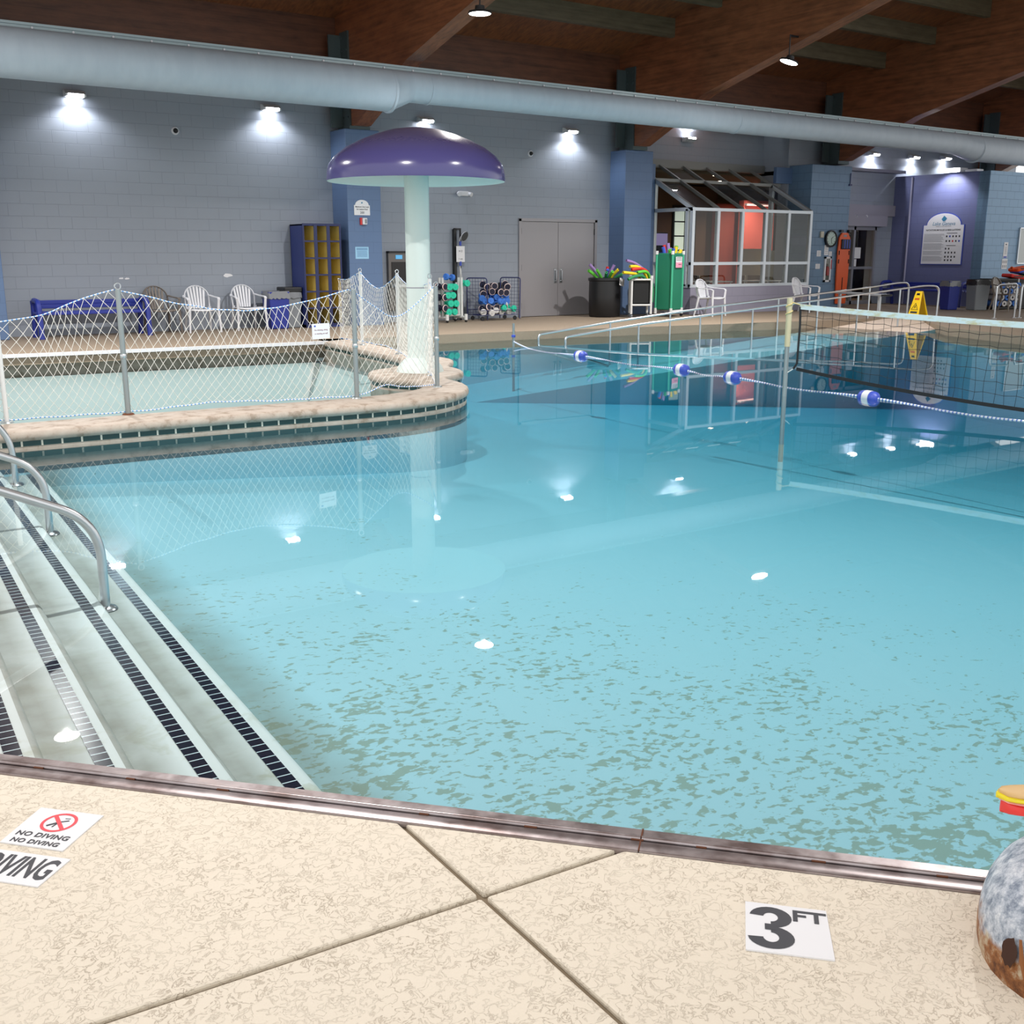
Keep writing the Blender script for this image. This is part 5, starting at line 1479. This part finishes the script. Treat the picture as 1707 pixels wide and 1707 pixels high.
for i, (col, x, y, z, lab) in enumerate((('blue', -.22, 0, 1.55, 'blue noodle end at the left of the green mesh cart'), ('green', -.14, -.14, 1.5, 'green noodle end at the front of the green mesh cart'), ('red', -.12, .08, 1.60, 'red noodle end poking up from the green mesh cart'),
        ('purple', -.08, .0, 1.64, 'purple noodle end topmost in the green mesh cart'), ('blue', .0, -.1, 1.52, 'second blue noodle end in the middle of the green mesh cart'), ('purple', .03, .05, 1.54, 'second purple noodle in the green mesh cart'),
        ('yellow', .1, -.08, 1.56, 'yellow noodle leaning in the middle of the green mesh cart'), ('green', .24, .06, 1.58, 'green noodle end at the right of the green mesh cart'), ('yellow', .25, -.08, 1.5, 'yellow noodle end at the right of the green mesh cart'))):
    p = gc + Vector((x, y, z)); q_ = gc + Vector((x * .7, y * .6, 1.30))
    noodle(col, [p, p.lerp(q_, .4) + Vector((.01, 0, .01)), q_], lab, gg, .04)

# ================================================================== PILLAR 4 ITEMS
Y4 = 19.58
c = W(1383, 398, Y4)
ck = thing('pace_clock', 'round wall clock with black rim on the blue block pillar', 'clock', (c.x, Y4, c.z))
RX = Matrix.Rotation(PI / 2, 3, 'X')
MB().lathe([(.0, .0), (.215, 0), (.225, .03), (.22, .075), (.19, .08), (.175, .06)], n=36, mtx=RX).build('rim', M_BLACK, ck, smooth=True)
MB().lathe([(.0, .058), (.18, .058)], n=36, mtx=RX).build('face', mat('clock_face', (176, 196, 190), .5), ck)
m = MB()
for i in range(12):
    a = i * PI / 6; m.box((.15 * math.sin(a), -.06, .15 * math.cos(a)), (.012, .002, .03), mtx=Matrix.Rotation(a, 3, 'Y'))
m.build('hour_marks', M_INK, ck)
for L_, a, nm in ((.09, .9, 'hour_hand'), (.13, 3.0, 'minute_hand')):
    MB().bar((0, -.064, 0), (L_ * math.sin(a), -.064, L_ * math.cos(a)), .002, .012, up=(1, 0, 0)).build(nm, M_INK, ck)
c = W(1369, 391, Y4)
tag(MB().box((c.x, Y4 - .022, c.z), (.12, .05, .16)).build('junction_box', mat('beige_box', (190, 186, 170), .5), bevel=.006), 'small beige switch box left of the wall clock', 'box')
for (px, py, w, h, l) in ((1365, 422.5, .16, .15, 'small square white paper left of the extinguisher cabinet, the upper one'), (1363, 444, .17, .13, 'small square white paper left of the extinguisher cabinet, the lower one'),
                          (1377.5, 417, .16, .26, 'white paper notice hanging just below the wall clock'), (1384, 423, .12, .12, 'small white tag right of the notice under the wall clock')):
    c = W(px, py, Y4); b = board('paper_notice', l, 'notice', c, w, h, Y4, .004, M_PAPER, 'papers on the block pillar')
    m = MB()
    for k in range(4): m.box((0, -.005, h * .3 - k * h * .2), (w * .7, .002, h * .05))
    m.build('print_lines', M_GREYINK, b)
c = W(1378, 449, Y4)
fc = thing('extinguisher_cabinet', 'white framed fire extinguisher cabinet under the wall clock', 'cabinet', (c.x, Y4, c.z))
m = MB()
for s in (-1, 1): m.box((s * .105, -.02, 0), (.05, .04, .66)); m.box((0, -.02, s * .305), (.26, .04, .05))
m.build('frame', M_WHITE, fc)
MB().box((0, -.004, 0), (.18, .008, .58)).build('back', mat('cabinet_grey', (120, 128, 132), .5), fc)
MB().lathe([(0, -.16), (.045, -.16), (.045, .04), (.02, .08), (.0, .08)], (0, -.03, 0), n=14).build('extinguisher', mat('dull_red', (150, 60, 60), .5), fc, smooth=True)
MB().box((.0, -.022, .0), (.18, .003, .58)).build('pane', M_GLASS, fc)
MB().box((.12, -.045, .13), (.012, .02, .25)).build('red_strip', M_RED, fc)
c = W(1403, 446, Y4 - .05)
sb = thing('rescue_board', 'tall orange plastic spine board standing against the block pillar', 'rescue board', (c.x + .02, Y4 - .05, 0))
Z0, Z1 = W(1400, 506, Y4).z, W(1405, 388, Y4).z
H_ = Z1 - Z0; zc_ = (Z0 + Z1) / 2
P = [(-.20, 0), (.20, 0), (.235, H_ * .35), (.245, H_ * .75), (.22, H_ * .93), (.12, H_), (-.12, H_), (-.22, H_ * .93), (-.245, H_ * .75), (-.235, H_ * .35)]
MB().plate(P, lambda u, v, w: (u, .02 - w, Z0 + v), .05).build('board', mat('orange_plastic', (214, 84, 24), .4), sb, bevel=.015)
m = MB()
for zz in (.60, .72): 
    for s in (-1, 1): m.box((s * .2, -.032, Z0 + H_ * zz), (.035, .006, .11))
m.box((0, -.032, Z0 + H_ * .24), (.03, .006, .5)); m.build('hand_slots', M_DARK, sb)
MB().box((.03, -.05, Z0 + H_ * .84), (.36, .05, .26)).build('head_block', mat('dark_blue_strap', (20, 26, 60), .5), sb, bevel=.02)
m = MB()
for xx in (-.05, .05, .15): m.box((xx, -.078, Z0 + H_ * .84), (.03, .006, .22))
m.build('strap_web', M_ROYAL, sb)
MB().box((0, -.032, Z0 + H_ * .955), (.12, .004, .05)).build('maker_plate', M_GREYP, sb)
for s in (-.13, .19): MB().box((s, -.0, Z1 + .04), (.10, .08, .06)).build('hook', M_BLACK, sb)
tag(MB().box((W(1405, 268, Y4).x + .35, Y4 - .008, 3.34), (.02, .02, .3)).box((W(1405, 268, Y4).x + .35, Y4 - .016, 3.19), (.10, .04, .05)).build('conduit_drop', M_NAVY), 'thin dark conduit with small box at the top of the block pillar', 'conduit')

# ================================================================== RULES BOARD
c = WX(1571, 398, SX - .02)
rbz = c.z
rb = thing('rules_board', 'large white arched rules board with blue border on the violet wall', 'sign', (SX + .003, c.y, c.z), -PI / 2)
wB = abs(WX(1536, 420, SX).y - WX(1605, 420, SX).y); hB = WX(1570, 358, SX).z - WX(1567, 445, SX).z
MB().plate(arched(wB, hB, hB * .235, sh=.84), lambda u, v, w: (u, -w, v), .02).build('border', M_ROYAL, rb)
MB().plate(arched(wB - .05, hB - .045, hB * .225, sh=.84), lambda u, v, w: (u, -.02 - w, v), .006).build('panel', M_PAPER, rb)
text('script_name', 'Lake Geneva', .105 * wB, mat('logo_teal'), rb, (0, -.028, hB * .285), UP, shear=.3)
text('sub_line', 'PARKS & RECREATION', .036 * wB, M_GREYINK, rb, (0, -.028, hB * .235), UP)
text('heading', 'NATATORIUM RULES & REGULATIONS', .048 * wB, M_INK, rb, (0, -.028, hB * .165), UP, bold=.001)
MB().plate([(-.06, 0), (.0, .07), (.07, .01), (.03, -.04), (-.02, -.05)], lambda u, v, w: (u * wB, -.026 - w, hB * .375 + v * wB), .003).build('emblem', mat('logo_teal'), rb)
m = MB()
for k in range(26):
    if k in (8, 15, 20): continue
    L_ = random.uniform(.42, .50) * wB
    m.box((-.45 * wB + L_ / 2 + .0, -.0275, hB * (.09 - k * .0205)), (L_, .002, hB * .006))
m.build('rules_print', M_GREYINK, rb)
m = MB(); m.box((.22 * wB, -.0275, hB * .105), (.25 * wB, .002, hB * .01)); m.box((.22 * wB, -.0275, hB * -.13), (.22 * wB, .002, hB * .01)); m.build('rules_print', M_INK, rb)
for (r_, n_, z_) in ((0, 5, .045), (1, 5, -.045), (2, 2, -.19), (3, 4, -.265), (4, 4, -.345), (5, 3, -.41)):
    for i in range(n_):
        col = (M_ROYAL if (r_, i) in ((0, 1), (1, 4)) else M_RED if (r_, i) == (1, 2) else M_INK)
        MB().box(((.10 + i * .075) * wB, -.0275, hB * z_), (.032 * wB, .002, hB * .035)).build('pictogram', col, rb)
cd = MB().cyl((SX - .03, WX(1512, 420, SX).y, 0), (SX - .03, WX(1512, 420, SX).y, 3.5), .03, 10).build('wall_conduit', mat('conduit_pale', (150, 150, 176), .5), smooth=True)
tag(cd, 'pale vertical conduit left of the rules board', 'conduit')

# ================================================================== RIGHT WALL ITEMS
YR = 17.38
c = W(1676, 417, YR); c2 = W(1674, 440, YR)
t = board('wall_notice', 'narrow white instruction sign with blue band on the sky blue wall', 'sign', c, .19, .42, YR, .01)
MB().box((0, -.012, -.185), (.15, .004, .045)).build('blue_band', M_ROYAL, t)
m = MB()
for k in range(6): m.box((0, -.012, .08 - k * .035), (.10, .002, .012))
m.build('print_lines', M_GREYINK, t); MB().box((0, -.012, .15), (.05, .003, .03)).build('emblem', M_INK, t)
t = board('pictogram_sign', 'white sign with six grey figures under the narrow instruction sign', 'sign', c2, .26, .27, YR, .01)
for i in range(3):
    for j in range(2): MB().box((-.08 + i * .08, -.012, .055 - j * .12), (.035, .003, .07)).build('pictogram', M_GREYINK, t)
c = W(1712, 410, YR)
t = board('framed_board', 'large silver framed notice board cut by the right edge of the frame', 'sign', c, .95, .95, YR, .02, mat('silvered_panel', (190, 198, 200), .4))
m = MB()
for s in (-1, 1): m.box((s * .465, -.03, 0), (.025, .03, .97)); m.box((0, -.03, s * .475), (.95, .03, .025))
m.build('frame', M_STEEL, t)
# tubular grab rails by the pool exit
def grab(label, pts, brace=None):
    t = thing('grab_rail', label, 'handrail', (0, 0, 0), 0, 'chrome grab rails at the right')
    MB().tube(fillet(pts, .1, 6), .021, 10).build('rail_tube', M_STEEL, t, smooth=True)
    for p in (pts[0], pts[-1]): MB().lathe([(.02, .012), (.05, .01), (.055, 0)], p, n=14).build('flange', M_STEEL, t, smooth=True)
    if brace: MB().tube(brace, .016, 8).build('brace', M_STEEL, t, smooth=True)
a = G(1657, 531); b = G(1690, 530); c_ = G(1716, 527)
grab('chrome hoop grab rail on the deck in front of the rolled floats', [a, (a.x, a.y, .74), (b.x, b.y, .76), b])
grab('chrome grab rail with diagonal brace at the right edge of the frame', [b + Vector((.12, -.05, 0)), (b.x + .12, b.y - .05, .74), (c_.x, c_.y - .05, .76), c_], [(b.x + .12, b.y - .05, .72), (c_.x, c_.y - .05, .30)])
# rack with rolled mats
rr = thing('float_rack', 'dark rack of rolled floats behind the chrome grab rails', 'rack', (26.6, 16.35, 0), -.25)
MB().span((-.55, .3, 0), (1.0, .34, .78)).span((-.55, -.2, .02), (1.0, .34, .06)).span((-.55, -.2, .74), (1.0, .34, .78)).build('frame', M_BLACK, rr)
for i in range(3): MB().cyl((-.53 + i * .75, -.2, 0), (-.53 + i * .75, -.2, .78), .02, 8).build('upright', M_PVC, rr, smooth=True)
k = 0
for j in range(4):
    for i in range(4):
        x, z = -.38 + i * .17 + (.08 if j % 2 else 0), .15 + j * .155
        col = NOOD['blue'] if (i + j * 2) % 3 == 0 else M_FWHITE
        M3 = Matrix.Rotation(-.25, 3, 'Z'); p = Vector((26.6, 16.35, 0)) + M3 @ Vector((x, -.24, z)); q_ = Vector((26.6, 16.35, 0)) + M3 @ Vector((x, .25, z))
        m = MB(); m.tube([p, q_], .072, 14, cap=False)
        d_ = (q_ - p).normalized(); xx = d_.cross(Vector((0, 0, 1))).normalized(); yy = d_.cross(xx); o_ = len(m.v)
        for R_ in (.072, .03):
            for jj in range(14): m.v.append(tuple(p + (xx * math.cos(2 * PI * jj / 14) + yy * math.sin(2 * PI * jj / 14)) * R_))
        for jj in range(14): m.f.append((o_ + jj, o_ + (jj + 1) % 14, o_ + 14 + (jj + 1) % 14, o_ + 14 + jj))
        o = m.build('rolled_float', M_FBLUE if col is NOOD['blue'] else M_FWHITE, smooth=True, auto=60)
        tag(o, ('blue' if col is NOOD['blue'] else 'white') + ' rolled foam float in the dark rack at right', 'float', ('blue' if col is NOOD['blue'] else 'white') + ' rolled floats in the rack')
for i, (col, x, z, lab) in enumerate((('red', .15, .83, 'red life vest at the left of the pile on the float rack'), ('orange', .42, 1.03, 'orange life vest topmost on the float rack'), ('blue', .5, .93, 'blue life vest in the middle of the pile on the float rack'), ('green', .62, .83, 'green life vest lowest in the pile on the float rack'))):
    t = thing('life_vest', lab, 'life vest', (26.6 + x, 16.25, z), -.25, 'life vests piled on the rack')
    m = MB()
    m.box((0, 0, 0), (.5, .36, .09), mtx=Matrix.Rotation(.15 * (-1) ** i, 3, 'Y'))
    o = m.build('panel', NOOD[col], t, bevel=.035, seg=3)
    MB().box((0, -.182, 0), (.3, .01, .03)).build('strap', M_BLACK, t)
p1, p2 = W(1686, 447, 16.3), W(1720, 462, 16.3)
noodle('orange', [p1, p1.lerp(p2, .5) + Vector((0, 0, .01)), p2 + Vector((.3, 0, -.1))], 'orange noodle sticking out left above the pile of life vests', 'noodle on the rack', .045)

# ================================================================== WET FLOOR SIGN
wl, wr = G(1513, 530.5), G(1546, 532)
ws = thing('wet_floor_sign', 'yellow folding wet floor sign at the top of the ramp', 'sign', ((wl.x + wr.x) / 2, (wl.y + wr.y) / 2, 0), -.07)
yl = mat('sign_yellow', (240, 202, 20), .4)
def leaf(s):
    R_ = Matrix.Rotation(s * -.28, 3, 'Y')
    f = lambda u, v, w: Matrix.Rotation(PI / 2, 3, 'Z') @ Vector((0, 0, 0)) 
    top = Vector((0, 0, .60))
    m = MB(); poly = [(-.15, -.60), (-.10, -.60), (-.08, -.54), (.08, -.54), (.10, -.60), (.15, -.60), (.085, .0), (.05, .0), (.05, -.045), (-.05, -.045), (-.05, 0.0), (-.085, .0)]
    poly2 = [(-.15, -.60), (-.10, -.60), (-.08, -.54), (.08, -.54), (.10, -.60), (.15, -.60), (.085, .0), (-.085, .0)]
    def fn(u, v, w):
        x = s * (-v) * .27 + s * w; return (x, u, .60 + v * .99)
    m.plate(poly2, fn, .018)
    o = m.build('leaf', yl, ws, bevel=.004)
    return o, fn
l1, fn1 = leaf(-1); leaf(1)
MB().plate([(-.04, -.085), (.04, -.085), (.04, -.045), (-.04, -.045)], lambda u, v, w: Vector(fn1(u, v, .018)) + Vector((-.003 - w, 0, 0)), .003).build('handle_slot', M_DARK, l1)
MB().plate([(-.06, -.19), (.06, -.19), (.06, -.15), (-.06, -.15)], lambda u, v, w: Vector(fn1(u, v, .018)) + Vector((-.003 - w, 0, 0)), .002).build('caution_text', mat('orange_ink', (200, 90, 20), .5), l1)
fnw = lambda u, v, w: Vector(fn1(u, v, .018)) + Vector((-.003 - w, 0, 0))
m = MB(); tri = [(-.085, -.40), (.085, -.40), (0, -.26)]; 
for i in range(3):
    a, b = Vector(tri[i]), Vector(tri[(i + 1) % 3]); m.bar(fnw(a.x, a.y, 0), fnw(b.x, b.y, 0), .004, .016, up=(1, 0, 0))
m.bar(fnw(-.02, -.30, 0), fnw(.02, -.37, 0), .004, .02, up=(1, 0, 0)); m.bar(fnw(.02, -.33, 0), fnw(-.03, -.36, 0), .004, .014, up=(1, 0, 0))
m.build('slip_symbol', M_INK, l1)
MB().plate([(-.09, -.48), (.09, -.48), (.09, -.44), (-.09, -.44)], fnw, .002).build('lower_text', M_INK, l1)

# ================================================================== DECK MARKERS
def flat_quad(pts, z0, z1):
    return MB().prism([(p.x, p.y) for p in pts], z0, z1)
q = [G(1242.3, 1504.5), G(1376.8, 1520.8), G(1392, 1603), G(1243, 1584.4)]
dm = thing('depth_marker', 'white three foot depth marker stuck on the deck by the pool edge', 'marker', (0, 0, 0))
flat_quad(q, 0.0, .0035).build('sticker', M_PAPER, dm)
ctr = (q[0] + q[2]) / 2; ux = (q[1] - q[0]).normalized(); ang = math.atan2(ux.y, ux.x); uy = Vector((-ux.y, ux.x, 0))
def on(o0, u, v): return (o0 + ux * u + uy * v)
# bold 3 as swept strokes
wM = (q[1] - q[0]).length; hM = (q[3] - q[0]).length
def three(w, h):
    """outline of a heavy 3 built from thick arcs: returns list of quads (u,v)"""
    out = []
    def band(cx, cy, rx, ry, tx, ty, a0, a1, n=18):
        for i in range(n):
            A, B = a0 + (a1 - a0) * i / n, a0 + (a1 - a0) * (i + 1) / n
            f = lambda a, k: (cx + (rx - k * tx) * math.cos(a), cy + (ry - k * ty) * math.sin(a))
            out.append([f(A, 0), f(B, 0), f(B, 1), f(A, 1)])
    band(0, h * .25, w * .46, h * .25, w * .30, h * .145, PI * .97, -PI * .5)
    band(0, -h * .235, w * .5, h * .265, w * .33, h * .15, PI * .5, -PI * .97)
    out.append([(-w * .13, h * .075), (w * .10, h * .075), (w * .10, -h * .065), (-w * .13, -h * .065)])
    return out
m = MB(); c3 = q[0].lerp(q[2], .0) + ux * (wM * .31) - uy * (hM * .50)
for k_, qd in enumerate(three(wM * .56, hM * .86)):
    P = [on(c3, u, v) for u, v in qd]
    zt_ = .0040 if k_ < 18 else .0043 if k_ < 36 else .0046
    m.add([(p.x, p.y, zt_) for p in P], [(0, 1, 2, 3)])
blk = mat('sticker_black', (52, 54, 62), .5)
m.build('numeral', blk, dm)
pt = on(q[0], wM * .775, -hM * .21)
text('unit', 'FT', hM * .32, blk, dm, (pt.x, pt.y, .0042), (0, 0, ang), bold=.0012, sx=1.25)
q = [G(68.8, 1347.5), G(172.8, 1361), G(105, 1420), G(0, 1405)]
nd = thing('no_diving_marker', 'white sticker with red crossed diver symbol on the deck at left', 'marker', (0, 0, 0))
flat_quad(q, 0, .003).build('sticker', M_PAPER, nd)
ux = (q[1] - q[0]).normalized(); uy = Vector((-ux.y, ux.x, 0)); ang = math.atan2(ux.y, ux.x); wM = (q[1] - q[0]).length; hM = (q[3] - q[0]).length
cc_ = (q[0] + q[1] + q[2] + q[3]) / 4 + uy * hM * .16
Rr = hM * .265
m = MB(); n = 32
for i in range(n):
    A, B = 2 * PI * i / n, 2 * PI * (i + 1) / n
    P = [on(cc_, r_ * math.cos(a), r_ * math.sin(a)) for r_, a in ((Rr, A), (Rr, B), (Rr * .82, B), (Rr * .82, A))]
    m.add([(p.x, p.y, .0036) for p in P], [(0, 1, 2, 3)])
P = [on(cc_, u, v) for u, v in ((-Rr * .66, Rr * .5), (-Rr * .5, Rr * .66), (Rr * .66, -Rr * .5), (Rr * .5, -Rr * .66))]
m.add([(p.x, p.y, .0038) for p in P], [(0, 1, 2, 3)]); m.build('prohibition_ring', mat('sign_red', (222, 66, 78), .5), nd)
m = MB()
for (a, b, w_) in (((-.5, -.45), (.0, .05), .16), ((.0, .05), (.45, .3), .12), ((-.05, -.1), (-.1, -.5), .10), ((.1, .45), (.4, .5), .06)):
    A, B = on(cc_, a[0] * Rr, a[1] * Rr), on(cc_, b[0] * Rr, b[1] * Rr)
    m.bar((A.x, A.y, .0033), (B.x, B.y, .0033), w_ * Rr, .0006)
m.build('diver_figure', blk, nd)
for k_, (v_, s_) in enumerate(((-.22, .155), (-.40, .14))):
    pt = on((q[0] + q[1] + q[2] + q[3]) / 4, 0, v_ * hM)
    text('wording', 'NO DIVING', hM * s_, blk, nd, (pt.x, pt.y, .0036), (0, 0, ang), bold=.0006, spacing=1.08)
a0_, b0_ = G(122, 1435), G(65, 1481)
tr = G(118, 1434); br2 = G(63, 1480); tl = tr - ux * .36; bl = br2 - ux * .36
dv = thing('diving_marker', 'white sticker with large black lettering cut off by the left edge of the frame', 'marker', (0, 0, 0))
flat_quad([tl, tr, br2, bl], 0, .003).build('sticker', M_PAPER, dv)
hh = (tr - br2).length
pt = tr.lerp(br2, .5) - ux * .006
text('wording', 'NO DIVING', hh * .95, blk, dv, (pt.x - ux.x * .0, pt.y, .0036), (0, 0, ang), bold=.0022, sx=.5, ax='RIGHT')

# ================================================================== NEAR RIGHT: POST BASE AND PADDED TIP
bo = G(1668, 1690)
rock_m = mat('galvanised_pitted', (150, 158, 172), .55, .25); t = NT(rock_m); v = t.coord('Object')
n1 = t.noise(v, 30, 9, .75, .1); base = t.ramp(n1, [(0.38, rgb(118, 130, 148)), (0.50, rgb(176, 185, 198)), (0.64, rgb(226, 230, 236))])
sp = t.new('ShaderNodeSeparateXYZ'); t.link(v, sp.inputs[0])
n2 = t.noise(v, 8, 5, .6)
mk = t.ramp(t.math('ADD', t.math('MULTIPLY', sp.outputs['Z'], -4.0), t.math('MULTIPLY', n2, 1.1)), [(0.22, BW), (0.36, BK)])
rust = t.ramp(t.noise(v, 22, 6, .7), [(.35, rgb(84, 44, 22)), (.5, rgb(150, 96, 52)), (.65, rgb(196, 184, 160))])
t.link(t.mix(mk, base, rust), t.b.inputs['Base Color']); t.bump(n1, .5, .01)
pf = thing('play_feature', 'pitted blue grey play feature base with rusty foot and red tip at right edge', 'play feature', (0, 0, 0))
ctr = G(1640, 1640); ctr = Vector((ctr.x, ctr.y, 0)) + Vector((math.cos(PHI), -math.sin(PHI), 0)) * .296 + Vector((math.sin(PHI), math.cos(PHI), 0)) * .075
m = MB(); n = 40; prof = [(.262, 0.0), (.264, .03), (.262, .07), (.254, .11), (.238, .145), (.211, .178), (.173, .203), (.12, .22), (.06, .228), (0, .23)]
o0 = len(m.v)
for r_, z in prof:
    for j in range(n):
        a = 2 * PI * j / n; k = 1 + .02 * math.sin(5 * a + z * 9)
        m.v.append((r_ * math.cos(a) * k, r_ * math.sin(a) * k, z))
for i in range(len(prof) - 1):
    for j in range(n): m.f.append((i * n + j, i * n + (j + 1) % n, (i + 1) * n + (j + 1) % n, (i + 1) * n + j))
ob = m.build('base', rock_m, pf, smooth=True); ob.location = ctr
ob['label'] = 'blue grey pitted rounded base with rust at its foot'
# rusty hole with a torn lip at the foot
d_ = Vector((-math.cos(PHI) * .96 - math.sin(PHI) * .30, math.sin(PHI) * .96 - math.cos(PHI) * .30, 0)).normalized(); hp = ctr + d_ * .262 + Vector((0, 0, .075))
tn = Vector((-d_.y, d_.x, 0))
hole = [hp + tn * (.021 * math.cos(a) * random.uniform(.75, 1.1)) + Vector((0, 0, .030 * math.sin(a) * random.uniform(.8, 1.15))) + d_ * (.006 - .004 * math.sin(a)) for a in [2 * PI * i / 18 for i in range(18)]]
mm = MB(); mm.v = [tuple(p) for p in hole]; mm.f = [tuple(range(18))]; mm.build('rust_hole', mat('rust_dark', (60, 34, 22), .9), pf)
MB().tube([hp + tn * .018 + Vector((0, 0, .038)) + d_ * .001, hp + tn * .030 + d_ * .004, hp + tn * .050 - Vector((0, 0, .045)) + d_ * .003], .006, 6, radii=[.003, .005, .004]).build('torn_lip', mat('rust_light', (140, 88, 48), .85), pf, smooth=True)
eb = ctr + (G(1676, 1452) - ctr).normalized() * .0
tpz = ctr + Vector((-math.cos(PHI) * .19, math.sin(PHI) * .19, .20))
MB().tube([tpz + Vector((.0 + .012 * math.cos(a), 0, .012 * math.sin(a))) for a in [2 * PI * i / 14 for i in range(14)]], .004, 6, closed=True).build('eye_bolt', M_BRK, pf, smooth=True)
# stalk rising out of frame and the padded tip held by it
tip = Vector(ray(1661, 1324)).normalized() * 2.30 + Vector((0, 0, EYE))
rt = Vector((math.cos(PHI), -math.sin(PHI), 0)); fw = Vector((math.sin(PHI), math.cos(PHI), 0))
dirv = (rt - fw * .05).normalized(); side = Vector((-dirv.y, dirv.x, 0))
def loft(name, mtl, half_w, z0, z1, inset=0.0):
    m = MB(); secs = []
    for i in range(13):
        s_ = i / 12; x = .36 * s_ ** 1.4; w_ = half_w * .5 * (max(0, 1 - (1 - s_) ** 2.4)) ** .55 + .003
        dz = .008 * s_
        secs.append([tip + dirv * (x + inset) + side * (w_ * math.cos(a)) + Vector((0, 0, (z0 + z1) / 2 - dz + (z1 - z0) / 2 * math.copysign(abs(math.sin(a)) ** .6, math.sin(a)))) for a in [2 * PI * j / 16 for j in range(16)]])
    for sct in secs: m.v += [tuple(p) for p in sct]
    for i in range(12):
        for j in range(16): m.f.append((i * 16 + j, i * 16 + (j + 1) % 16, (i + 1) * 16 + (j + 1) % 16, (i + 1) * 16 + j))
    m.f.append(tuple(range(16))); m.f.append(tuple(12 * 16 + j for j in range(16)))
    return m.build(name, mtl, pf, smooth=True)
loft('tip_top', mat('tip_tan', (212, 176, 120), .5), .075, .002, .012, .004)
loft('tip_stripe', mat('tip_yellow', (232, 214, 40), .45), .085, -.006, .006)
loft('tip_line', mat('tip_pink', (240, 170, 170), .45), .082, -.010, -.005, .006)
loft('tip_underside', mat('tip_red', (226, 60, 58), .4), .078, -.036, -.008, .010)
MB().tube(fillet([ctr + Vector((.02, 0, .3)), ctr + Vector((.02, 0, tip.z + .1)), tip + dirv * .33], .08, 6) if False else [ctr + Vector((.0, 0, .2)), tip + dirv * .33 + Vector((0, 0, -.03))], .03, 12).build('stalk', mat('tip_tan'), pf, smooth=True)

# ================================================================== WORLD AND VIEW
w = bpy.data.worlds.new('daylight'); scene.world = w; w.use_nodes = True
bg = w.node_tree.nodes['Background']; bg.inputs['Color'].default_value = (1.0, 0.995, 0.975, 1); bg.inputs['Strength'].default_value = 0.9
vs_ = scene.view_settings
vs_.view_transform = 'Standard'; vs_.look = 'None'; vs_.gamma = 1; vs_.exposure = 0.6; vs_.use_curve_mapping = False
scene.cycles.max_bounces = 8; scene.cycles.transparent_max_bounces = 24
scene.cycles.use_denoising = True
scene.cycles.sample_clamp_indirect = 6.0
scene.cycles.caustics_reflective = False; scene.cycles.caustics_refractive = False
